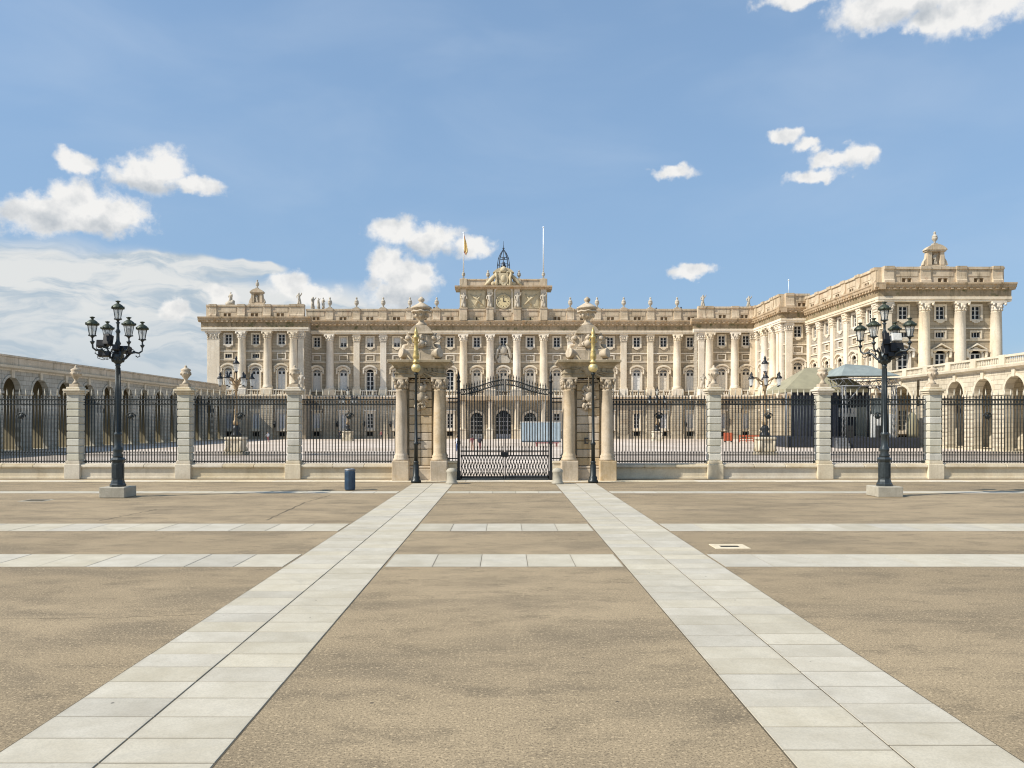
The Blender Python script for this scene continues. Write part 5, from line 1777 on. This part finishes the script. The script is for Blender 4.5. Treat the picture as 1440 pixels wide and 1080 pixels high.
def m_lantern_frame():
    b = MB().lathe([(0.03, -0.10), (0.06, -0.04), (0.13, 0.0), (0.13, 0.03)], 0, 0, 8)
    for i in range(6):
        t = 2 * PI * i / 6
        b.tube([(0.115 * math.cos(t), 0.115 * math.sin(t), 0.03), (0.19 * math.cos(t), 0.19 * math.sin(t), 0.43)], 0.012, 4)
        b.ball((0.14 * math.cos(t), 0.14 * math.sin(t), 0.02), 0.03, 0.03, 0.03, 5, 4)
    return b.mesh('lantern', 'lamp_iron')


def m_lantern_glass():
    return MB().lathe([(0.105, 0.03), (0.18, 0.42)], 0, 0, 6, smooth=False).mesh('lantern_glass', 'lantern_glass')


def lantern(parent, mat4):
    l = obj('lantern', cached('ln_f', m_lantern_frame), parent, mat4)
    obj('lantern_roof', cached('ln_r', m_lantern_roof), l)
    obj('lantern_glass', cached('ln_g', m_lantern_glass), l)
    obj('lamp_bulb', cached('ln_b', lambda: MB().lathe([(0.03, 0.05), (0.03, 0.14), (0.05, 0.2), (0.045, 0.3), (0.01, 0.34)], 0, 0, 8).mesh('lamp_bulb', 'box_white')), l)


def plaza_lamp(x, y, label, rot, boxes):
    p = thing('lamp_post', label, 'street lamp', T(x, y, 0), 'lamp posts on the plaza')
    obj('stone_block', cached('pl_blk', lambda: MB().cbox(-0.52, 0.52, -0.52, 0.52, 0, 0.43, 0.025).mesh('stone_block', 'lamp_block')), p)
    b = MB().lathe([(0.31, 0.43), (0.31, 0.52), (0.27, 0.56), (0.26, 0.62), (0.235, 0.7), (0.235, 1.42), (0.27, 1.48), (0.29, 1.54), (0.22, 1.62)], 0, 0, 8, smooth=False, a0=PI / 8)
    for i in range(8):
        t = 2 * PI * i / 8
        s0 = len(b.v)
        b.cbox(0.205, 0.235, -0.06, 0.06, 0.78, 1.36, 0.01)
        b.xf(RZ(math.degrees(t)), s0)
    obj('pedestal', b.mesh('pedestal', 'lamp_iron'), p)
    b = MB().lathe([(0.18, 1.6), (0.2, 1.7), (0.15, 1.8), (0.19, 1.9), (0.19, 1.98), (0.13, 2.08), (0.125, 2.5), (0.15, 2.54), (0.15, 2.6), (0.12, 2.64), (0.085, 5.35), (0.11, 5.4), (0.085, 5.46)], 0, 0, 16)
    for i in range(12):
        t = 2 * PI * i / 12
        b.tube([(0.125 * math.cos(t), 0.125 * math.sin(t), 2.66), (0.088 * math.cos(t), 0.088 * math.sin(t), 5.3)], 0.012, 4)
    obj('shaft', b.mesh('shaft', 'lamp_iron'), p)
    b = MB().lathe([(0.09, 5.44), (0.2, 5.55), (0.24, 5.75), (0.2, 5.92), (0.1, 6.0), (0.08, 6.2), (0.12, 6.3), (0.07, 6.4), (0.06, 6.7), (0.10, 6.78), (0.05, 6.9), (0.05, 7.1), (0.09, 7.16), (0.04, 7.2)], 0, 0, 14)
    for i in range(8):
        t = 2 * PI * i / 8
        b.ball((0.2 * math.cos(t), 0.2 * math.sin(t), 5.62), 0.07, 0.07, 0.1, 6, 4)
    obj('hub', b.mesh('hub', 'lamp_iron'), p)
    lantern(p, T(0, 0, 7.28))
    for k in range(4):
        fr = RZ(rot + 90 * k)
        b = MB().tube([(0.15, 0, 5.62), (0.32, 0, 5.72), (0.5, 0, 5.92), (0.68, 0, 5.98), (0.86, 0, 5.96), (0.98, 0, 6.05), (1.0, 0, 6.25), (1.0, 0, 6.42)], [0.05, 0.05, 0.045, 0.04, 0.04, 0.038, 0.035, 0.03], 8)
        b.tube([(0.34, 0, 5.75), (0.38, 0, 6.0), (0.52, 0, 6.12), (0.62, 0, 6.08), (0.6, 0, 5.99)], 0.025, 6)
        b.tube([(0.86, 0, 5.95), (0.9, 0, 5.84), (0.8, 0, 5.78), (0.72, 0, 5.84)], 0.022, 6)
        b.lathe([(0.03, 6.18), (0.08, 6.26), (0.1, 6.3), (0.04, 6.34), (0.03, 6.42)], 1.0, 0, 8)
        b.ball((0.66, 0, 5.99), 0.06, 0.05, 0.07, 6, 4)
        obj('arm', b.mesh('arm', 'lamp_iron'), p, fr)
        lantern(p, fr @ T(1.0, 0, 6.52))
    for (bx, by, bz, sx, sy, sz, tilt) in boxes:
        b = MB().cbox(-sx, sx, -sy, sy, -sz, sz, 0.015)
        b.box(-sx * 0.85, sx * 0.85, -sy - 0.008, -sy, -sz * 0.8, sz * 0.8)
        b.tube([(-sx - 0.02, 0, 0), (-sx - 0.02, 0.0, -sz - 0.06), (0, sy, -sz - 0.1), (sx + 0.02, 0.0, -sz - 0.06), (sx + 0.02, 0, 0)], 0.015, 4)
        obj('floodlight', b.mesh('floodlight', 'box_white' if (bx, bz) == (0.4, 6.55) else 'black_box'), p, T(bx, by, bz) @ RZ(tilt) @ Matrix.Rotation(R(-12), 4, 'X'))
    return p


plaza_lamp(-15.85, 32.1, 'five-lantern dark iron lamp post on stone block at left of plaza', 49.4,
           [(-0.55, -0.25, 6.25, 0.16, 0.14, 0.14, 10), (-0.3, -0.2, 6.42, 0.13, 0.16, 0.22, -8), (-0.62, 0.0, 5.86, 0.17, 0.12, 0.11, 20), (-0.3, -0.3, 5.84, 0.13, 0.1, 0.11, 5), (0.22, 0.2, 6.05, 0.2, 0.14, 0.14, 0), (0.05, -0.25, 6.1, 0.12, 0.1, 0.12, 0)])
plaza_lamp(15.75, 32.4, 'five-lantern dark iron lamp post with floodlight cluster at right of plaza', -48.9,
           [(0.36, -0.2, 6.12, 0.26, 0.18, 0.19, 0), (0.42, -0.2, 5.84, 0.14, 0.12, 0.10, 8), (0.14, -0.25, 5.84, 0.12, 0.1, 0.10, -6), (0.66, -0.1, 5.95, 0.13, 0.12, 0.11, 12), (0.0, -0.15, 6.5, 0.11, 0.1, 0.25, 0), (0.4, -0.15, 6.55, 0.2, 0.12, 0.16, 0), (0.02, -0.1, 6.05, 0.14, 0.14, 0.22, 0)])

# ------------------------------------------------------------------ court candelabra
def court_lamp(x, y, label):
    p = thing('court_candelabrum', label, 'street lamp', T(x, y, 0), 'candelabra in the courtyard')
    b = MB().cbox(-0.95, 0.95, -0.95, 0.95, 0, 0.3, 0.03).cbox(-0.7, 0.7, -0.7, 0.7, 0.3, 1.5, 0.06).cbox(-0.85, 0.85, -0.85, 0.85, 1.5, 1.75, 0.04)
    for i in range(4):
        s0 = len(b.v)
        b.tube([(0.62, 0, 1.5), (0.95, 0, 1.25), (0.85, 0, 0.85), (1.05, 0, 0.4)], [0.16, 0.22, 0.18, 0.2], 7)
        b.xf(RZ(45 + 90 * i), s0)
    obj('stone_pedestal', cached('cl_p', lambda: b.mesh('stone_pedestal', 'fence_stone')), p)
    obj('foot', cached('cl_f', lambda: MB().lathe([(0.55, 1.75), (0.5, 2.0), (0.3, 2.25), (0.42, 2.5), (0.3, 2.75), (0.17, 2.9)], 0, 0, 12).mesh('foot', 'iron')), p)
    obj('shaft', cached('cl_s', lambda: MB().lathe([(0.2, 2.85), (0.3, 3.0), (0.34, 3.2), (0.2, 3.35), (0.16, 4.2), (0.2, 4.3), (0.13, 4.4), (0.11, 6.1), (0.2, 6.2), (0.15, 6.3), (0.24, 6.6), (0.32, 7.0), (0.2, 7.2), (0.12, 7.35), (0.1, 7.9)], 0, 0, 12).mesh('shaft', 'bronze_gilt')), p)
    for k in range(6):
        fr = RZ(15 + 60 * k)
        obj('arm', cached('cl_a', lambda: MB().tube([(0.15, 0, 7.0), (0.5, 0, 7.15), (0.9, 0, 7.42), (1.45, 0, 7.38)], 0.06, 6).tube([(0.25, 0, 6.7), (0.55, 0, 6.85), (0.7, 0, 7.15)], 0.04, 5).ball((0.75, 0, 7.3), 0.13).mesh('arm', 'bronze_gilt')), p, fr)
        l = obj('lantern', cached('cl_l', lambda: MB().lathe([(0.07, 6.55), (0.12, 6.62), (0.05, 6.66)], 0, 0, 6).lathe([(0.26, 7.3), (0.28, 7.36), (0.14, 7.55), (0.09, 7.6), (0.12, 7.75), (0.02, 7.95)], 0, 0, 8).mesh('lantern', 'iron')), p, fr @ T(1.45, 0, 0))
        obj('lantern_glass', cached('cl_g', lambda: MB().lathe([(0.13, 6.66), (0.24, 7.3)], 0, 0, 6, smooth=False).mesh('lantern_glass', 'lantern_glass')), l)
    l = obj('top_lantern', cached('cl_tl', lambda: MB().lathe([(0.1, 7.9), (0.2, 8.0), (0.1, 8.05)], 0, 0, 8).lathe([(0.33, 8.75), (0.35, 8.82), (0.16, 9.05), (0.1, 9.12), (0.14, 9.25), (0.02, 9.55)], 0, 0, 8).mesh('top_lantern', 'iron')), p)
    obj('lantern_glass', cached('cl_tg', lambda: MB().lathe([(0.17, 8.05), (0.3, 8.75)], 0, 0, 6, smooth=False).mesh('lantern_glass', 'lantern_glass')), l)


court_lamp(-25.7, 75, 'ornate bronze candelabrum on white pedestal in left front of the courtyard')
court_lamp(25.0, 75, 'ornate bronze candelabrum on pale pedestal in right front of the courtyard')
court_lamp(-27.2, 136, 'small far candelabrum near the palace in left half of the courtyard')
court_lamp(26.6, 136, 'small far candelabrum near the palace in right half of the courtyard')

# ------------------------------------------------------------------ litter bin, drain, covers
p = thing('litter_bin', 'dark blue cylindrical litter bin on the pavement left of the gate', 'bin', T(-6.96, 35.3, 0))
b = MB().lathe([(0.225, 0.03), (0.23, 0.06), (0.23, 0.84), (0.24, 0.86), (0.24, 0.90)], 0, 0, 24)
for i in range(24):
    t = 2 * PI * i / 24
    s0 = len(b.v)
    b.box(0.225, 0.24, -0.012, 0.012, 0.08, 0.82)
    b.xf(RZ(math.degrees(t)), s0)
obj('body', b.mesh('body', 'bin_blue'), p)
obj('foot', MB().lathe([(0.2, 0), (0.2, 0.04)], 0, 0, 20).mesh('foot', 'iron'), p)
obj('lid', MB().lathe([(0.245, 0.90), (0.25, 0.93), (0.22, 0.965), (0.13, 0.985), (0.13, 0.95), (0.05, 0.94)], 0, 0, 24).mesh('lid', 'steel'), p)

p = thing('drain', 'rectangular pale stone drain with dark slot in the right paving', 'drain', T(5.5, 19.1, 0))
obj('frame', MB().cbox(-0.42, 0.42, -0.33, -0.12, -0.05, 0.014, 0.006).cbox(-0.42, 0.42, 0.12, 0.33, -0.05, 0.014, 0.006).cbox(-0.42, -0.23, -0.119, 0.119, -0.05, 0.0135, 0.006).cbox(0.23, 0.42, -0.119, 0.119, -0.05, 0.0135, 0.006).mesh('frame', 'fence_stone'), p)
b = MB().box(-0.23, 0.23, -0.119, 0.119, -0.05, 0.005)
obj('pit', b.mesh('pit', 'dark_void'), p)
b = MB()
for i in range(4):
    b.box(-0.23, 0.23, -0.09 + i * 0.055, -0.08 + i * 0.055, 0.005, 0.0105)
obj('grate', b.mesh('grate', 'iron'), p)
p = thing('manhole_cover', 'pale manhole cover in the ground left of the left lamp post', 'manhole', T(-18.3, 30.6, 0))
obj('frame', MB().cbox(-0.5, 0.5, -0.4, 0.4, -0.03, 0.008, 0.003).mesh('frame', 'lamp_block'), p)
obj('lid', MB().cbox(-0.38, 0.38, -0.28, 0.28, 0.0, 0.014, 0.004).mesh('lid', 'joint_dirt'), p)

# ------------------------------------------------------------------ stage and tent by the right arcade
p = thing('event_tent', 'tan hipped tent with dark curtain beside the stage in the courtyard', 'tent', T(0, 0, 0))
YT = 98.0
tx0, tx1, te, ta = 35.3, 44.0, 7.4, 10.3
b = MB()
y0, y1 = YT, YT + 8
v = [(tx0, y0, te), (tx1 + 1.6, y0, te), (tx1 + 1.6, y1, te), (tx0, y1, te), (tx0 + 3.9, y0 + 3.6, ta), (tx1 - 1.6, y0 + 3.6, ta)]
b.add(v, [(0, 1, 5, 4), (1, 2, 5), (2, 3, 4, 5), (3, 0, 4)])
b.add([(a, c_, d - 0.06) for a, c_, d in v], [(0, 4, 5, 1), (1, 5, 2), (2, 5, 4, 3), (3, 4, 0)])
b.box(tx0, tx1 + 1.6, y0 - 0.03, y0 + 0.03, te - 0.45, te + 0.0)
b.box(tx0 - 0.03, tx0 + 0.03, y0, y1, te - 0.45, te)
obj('canopy', b.mesh('canopy', 'tent_tan'), p)
for (a, c_) in ((tx0 + 0.1, y0 + 0.15), (tx1 + 1.5, y0 + 0.15), (tx0 + 0.1, y1 - 0.1), (tx1 + 1.5, y1 - 0.1)):
    obj('tent_pole', MB().tube([(a, c_, 0), (a, c_, te)], 0.09, 8).mesh('tent_pole', 'steel'), p)
b = MB()
n = 26
xa, xb = tx0 + 0.9, tx1 - 2.0
for i in range(n):
    q0, q1 = xa + (xb - xa) * i / n, xa + (xb - xa) * (i + 1) / n
    b.box(q0, q1, y0 + 0.5 + 0.06 * (i % 2), y0 + 0.62 + 0.06 * (i % 2), 1.4, te - 0.1)
obj('curtain', b.mesh('curtain', 'curtain'), p)
obj('platform', MB().cbox(tx0 + 0.5, tx1 + 1.5, y0 + 0.3, y1, 0.0, 1.4, 0.04).mesh('platform', 'curtain'), p)
tag(obj('equipment_case', MB().cbox(-0.85, 0.85, -0.6, 0.6, 0, 3.3, 0.05).box(-0.86, 0.86, -0.61, 0.61, 1.6, 1.7).mesh('equipment_case', 'box_white'), None, T(41.3, 99.4, 1.4) ), 'tall cream equipment case standing on the dark tent platform', 'case')

p = thing('stage', 'truss stage with blue-grey roof between tent and right arcade', 'stage', T(0, 0, 0))
sx0, sx1, sy0, sy1 = 41.2, 48.4, 95.6, 103.5
b = MB()
v = [(sx0, sy0, 8.9), (sx1, sy0, 8.9), (sx1, sy1, 9.2), (sx0, sy1, 9.2), (sx0 + 1.6, sy0 + 2.5, 10.5), (sx1 - 2.6, sy0 + 2.5, 10.3)]
b.add(v, [(0, 1, 5, 4), (1, 2, 5), (2, 3, 4, 5), (3, 0, 4)])
b.add([(a, c_, d - 0.05) for a, c_, d in v], [(0, 4, 5, 1), (1, 5, 2), (2, 5, 4, 3), (3, 4, 0)])
obj('stage_roof', b.mesh('stage_roof', 'tent_blue'), p)


def truss(p0, p1, w=0.35):
    b = MB()
    p0, p1 = Vector(p0), Vector(p1)
    d = (p1 - p0)
    n = max(2, int(d.length / 0.8))
    up = Vector((0, 0, 1)) if abs(d.normalized().z) < 0.9 else Vector((1, 0, 0))
    s_ = d.normalized().cross(up).normalized() * w
    u_ = s_.cross(d.normalized()).normalized() * w
    cs = (s_ + u_, s_ - u_, -s_ - u_, -s_ + u_)
    for c_ in cs:
        b.tube([p0 + c_, p1 + c_], 0.05, 5)
    for i in range(n):
        a, e = p0 + d * i / n, p0 + d * (i + 1) / n
        for k in range(4):
            b.tube([a + cs[k], e + cs[(k + 1) % 4]], 0.03, 4)
    return b


for (a, e) in (((sx0, sy0 + 0.4, 8.1), (sx1, sy0 + 0.4, 8.1)), ((sx0, sy1 - 0.4, 8.1), (sx1, sy1 - 0.4, 8.1)), ((sx0 + .4, sy0 + .8, 8.1), (sx0 + .4, sy1 - .8, 8.1)), ((sx1 - .4, sy0 + .8, 8.1), (sx1 - .4, sy1 - .8, 8.1))):
    obj('truss_beam', truss(a, e, 0.45).mesh('truss_beam', 'steel'), p)
for (a, c_) in ((sx0 + 0.5, sy0 + 0.5), (sx1 - 0.5, sy0 + 0.5), (sx0 + 0.5, sy1 - 0.5), (sx1 - 0.5, sy1 - 0.5)):
    obj('truss_leg', truss((a, c_, 0), (a, c_, 7.6), 0.2).mesh('truss_leg', 'steel'), p)
for (a, e) in (((sx0 + 0.6, sy0 + .5, 5.2), (sx0 + 2.6, sy0 + .5, 7.6)), ((sx1 - 0.6, sy0 + .5, 5.2), (sx1 - 2.6, sy0 + .5, 7.6))):
    obj('brace', MB().tube([a, e], 0.08, 6).mesh('brace', 'steel'), p)
obj('stage_floor', MB().cbox(sx0, sx1 + 2.5, sy0, sy1, 0, 1.3, 0.03).mesh('stage_floor', 'curtain'), p)
for k in range(4):
    obj('step', MB().cbox(sx0 - 0.9 + 0.0, sx0 + 0.6, sy0 - 1.3 + k * 0.32, sy0 - 0.98 + k * 0.32 + 0.02, 0, 0.32 * (k + 1), 0.02).mesh('step', 'steel'), p)
obj('back_curtain', MB().box(sx0 + 0.9, sx1 - 0.9, sy1 - 1.1, sy1 - 0.95, 1.3, 5.2).mesh('back_curtain', 'tent_blue'), p)
obj('shade_backdrop', MB().box(sx0 + 0.6, sx1 - 0.6, sy1 - 0.94, sy1 - 0.8, 1.3, 8.0).mesh('shade_backdrop', 'curtain'), p)  # dark sheet added to paint in the shade under the stage roof
obj('opening_shade_box', MB().cbox(sx0 + 1.2, sx0 + 4.6, sy1 - 1.6, sy1 - 1.2, 1.3, 3.9, 0.03).mesh('opening_shade_box', 'curtain'), p)  # solid box, its dark colour stands for the shaded hole under the truss
for i, (a, z, s_) in enumerate(((sx0 + 1.8, 3.9, 0.5), (sx0 + 3.0, 3.9, 0.55), (sx0 + 4.1, 3.9, 0.45))):
    obj('white_panel', MB().cbox(a - s_, a + s_, sy1 - 2.2, sy1 - 1.7, z, z + 1.15, 0.03).mesh('white_panel', 'box_white'), p)
for i in range(4):
    a = sx1 - 3.0 + i * 0.75
    obj('pale_curtain', MB().cbox(a, a + 0.7, sy0 + 1.2, sy0 + 1.35, 1.3, 4.2, 0.03).mesh('pale_curtain', 'box_white'), p)
obj('blue_cover', MB().cbox(sx1 - 2.4, sx1 - 0.9, sy0 + 1.5, sy0 + 2.6, 4.2, 6.2, 0.05).mesh('blue_cover', 'tent_blue'), p)
for i, (a, c_) in enumerate(((sx0 + 1.2, sy0 - 0.2), (sx0 + 5.2, sy0 + 0.4))):
    lab = ('black loudspeaker stack on front edge of the stage, nearer the tent', 'black loudspeaker stack on front edge of the stage, nearer the arcade')[i]
    q = thing('loudspeaker', lab, 'speaker', T(a, c_ + 0.6, 1.3), 'stage loudspeakers')
    obj('cabinet', MB().cbox(-0.4, 0.4, -0.35, 0.35, 0, 0.85, 0.03).cbox(-0.35, 0.35, -0.3, 0.35, 0.86, 1.5, 0.03).mesh('cabinet', 'black_box'), q)
    obj('grille', MB().cbox(-0.34, 0.34, -0.37, -0.35, 0.08, 0.78, 0.005).mesh('grille', 'iron'), q)
b = MB()
b.lathe([(0.55, 0), (0.7, 0.5), (0.68, 1.8), (0.5, 2.7), (0.2, 3.1), (0.02, 3.15)], 0, 0, 14)
b.xf(Matrix.Diagonal((1, 0.7, 1, 1)))
tag(obj('covered_equipment', b.mesh('covered_equipment', 'tent_tan'), None, T(50.5, 96.8, 1.3)), 'upright cream-covered equipment at right end of the stage', 'equipment')

# pale hoarding before the palace portals
p = thing('hoarding_box', 'pale blue panelled site enclosure standing before the palace portals', 'enclosure', T(6.0, 127, 0))
for i in range(8):
    obj('hoarding_panel', cached('hp', lambda: MB().cbox(0.01, 0.79, -0.05, 0.05, 0.15, 3.2, 0.02).box(0.12, 0.68, -0.07, -0.05, 0.3, 3.05).mesh('hoarding_panel', 'hoarding')), p, T(-3.2 + i * 0.8, 0, 0))
for i in range(4):
    obj('hoarding_panel', cached('hp', None), p, T(-3.2, 0.0 + i * 0.8, 0) @ RZ(90))
obj('top_rail', MB().box(-3.25, 3.25, -0.08, 0.08, 3.2, 3.35).box(-3.28, -3.12, 0.08, 3.2, 3.2, 3.35).mesh('top_rail', 'box_white'), p)
obj('base_rail', MB().box(-3.25, 3.25, -0.15, 0.15, 0, 0.15).mesh('base_rail', 'curtain'), p)
b = MB().cbox(-1.6, 1.6, -0.35, 0.35, 0.42, 0.55, 0.02)
for s in (-1.3, 1.3):
    b.box(s - 0.1, s + 0.1, -0.3, 0.3, 0, 0.42)
tag(obj('bench', b.mesh('bench', 'cloth_red'), None, T(5.6, 103, 0)), 'low dark red bench on the courtyard gravel before the enclosure', 'bench')

# orange barriers
def barrier(x, y, w, h, label, solid):
    p = thing('orange_barrier', label, 'barrier', T(x, y, 0), 'orange barriers in the courtyard')
    if solid:
        obj('panel', MB().cbox(-w / 2, w / 2, -0.06, 0.06, 0.2, h, 0.03).mesh('panel', 'orange'), p)
        for s in (-1, 1):
            obj('foot', MB().cbox(s * w * 0.35 - 0.1, s * w * 0.35 + 0.1, -0.35, 0.35, 0, 0.2, 0.02).mesh('foot', 'iron'), p)
    else:
        b = MB()
        for z in (0.25, 0.6, 0.95, h):
            b.box(-w / 2, w / 2, -0.03, 0.03, z - 0.07, z + 0.07)
        obj('rails', b.mesh('rails', 'orange'), p)
        n = int(w / 1.1) + 1
        for i in range(n):
            x_ = -w / 2 + w * i / (n - 1)
            obj('post', MB().box(x_ - 0.05, x_ + 0.05, -0.05, 0.05, 0, h + 0.1).mesh('post', 'orange'), p)


barrier(36.4, 127, 1.5, 1.55, 'solid orange barrier panel in front of the right palace corner', True)
barrier(39.9, 127, 3.4, 1.1, 'long low orange rail barrier beside the solid orange panel', False)

# ------------------------------------------------------------------ people far off in the courtyard
def person(x, y, rz, label, top, legs, stride=0.12, bag=False, h=1.72):
    J_ = [(0, 0, .95, .15, .11), (0, 0, 1.15, .14, .10), (0, .01, 1.38, .17, .11), (0, 0, 1.47, .06), (0, -.01, 1.56, .075, .09), (0, -.01, 1.68, .08, .095),
          (-.19, 0, 1.40, .06), (-.25, .03, 1.13, .045), (-.24, -.08, .90, .035), (.19, 0, 1.40, .06), (.25, -.02, 1.13, .045), (.24, -.14, .93, .035),
          (-.09, stride, .52, .075), (-.09, stride * 2.0, .09, .05), (-.09, stride * 2.0 - .16, .035, .04), (.09, -stride, .52, .075), (.09, -stride * 1.2, .09, .05), (.09, -stride * 1.2 - .16, .035, .04)]
    B_ = [(0, 1), (1, 2), (2, 3), (3, 4), (4, 5), (2, 6), (6, 7), (7, 8), (2, 9), (9, 10), (10, 11), (0, 12), (12, 13), (13, 14), (0, 15), (15, 16), (16, 17)]

    def pick(c_):
        if c_.z > 1.46 or (abs(c_.x) > 0.2 and c_.z < 1.08):
            return 2
        if c_.z > 0.93:
            return 0
        return 3 if c_.z < 0.09 else 1
    me = skin_mesh('person', J_, B_, [top, legs, 'skin', 'hair'], pick)
    o = tag(obj('person', me, None, T(x, y, 0.012) @ RZ(rz) @ Matrix.Scale(h / 1.77, 4)), label, 'person', 'people in the courtyard')
    obj('hair', MB().ball((0, 0.025, 1.675), 0.095, 0.105, 0.11, 10, 6).mesh('hair', 'hair'), o)
    if bag:
        obj('backpack', MB().cbox(-.16, .16, .1, .27, 1.0, 1.42, .05).mesh('backpack', 'cloth_dark'), o)


person(-2.62, 85, 160, 'person in dark top and red trousers walking, seen through left gate leaf', 'cloth_dark', 'cloth_red', bag=True)
person(-3.5, 86, 200, 'person in pink-red top beside the walker, seen through left gate leaf', 'cloth_red', 'skin', stride=0.06)
person(-5.02, 84, 180, 'person in white top and blue trousers seen through narrow left grille', 'cloth_white', 'cloth_blue')
person(-23.4, 149, 20, 'person in red top standing by the palace wall left of the left pillar', 'cloth_red', 'cloth_dark', stride=0.04)
person(-38.4, 127, 30, 'person in white top and red shorts near left corner of the palace', 'cloth_white', 'cloth_red', stride=0.08)
person(-31.6, 150, 0, 'person in dark clothes near palace wall behind the small left candelabrum', 'cloth_dark', 'cloth_dark', stride=0.03)
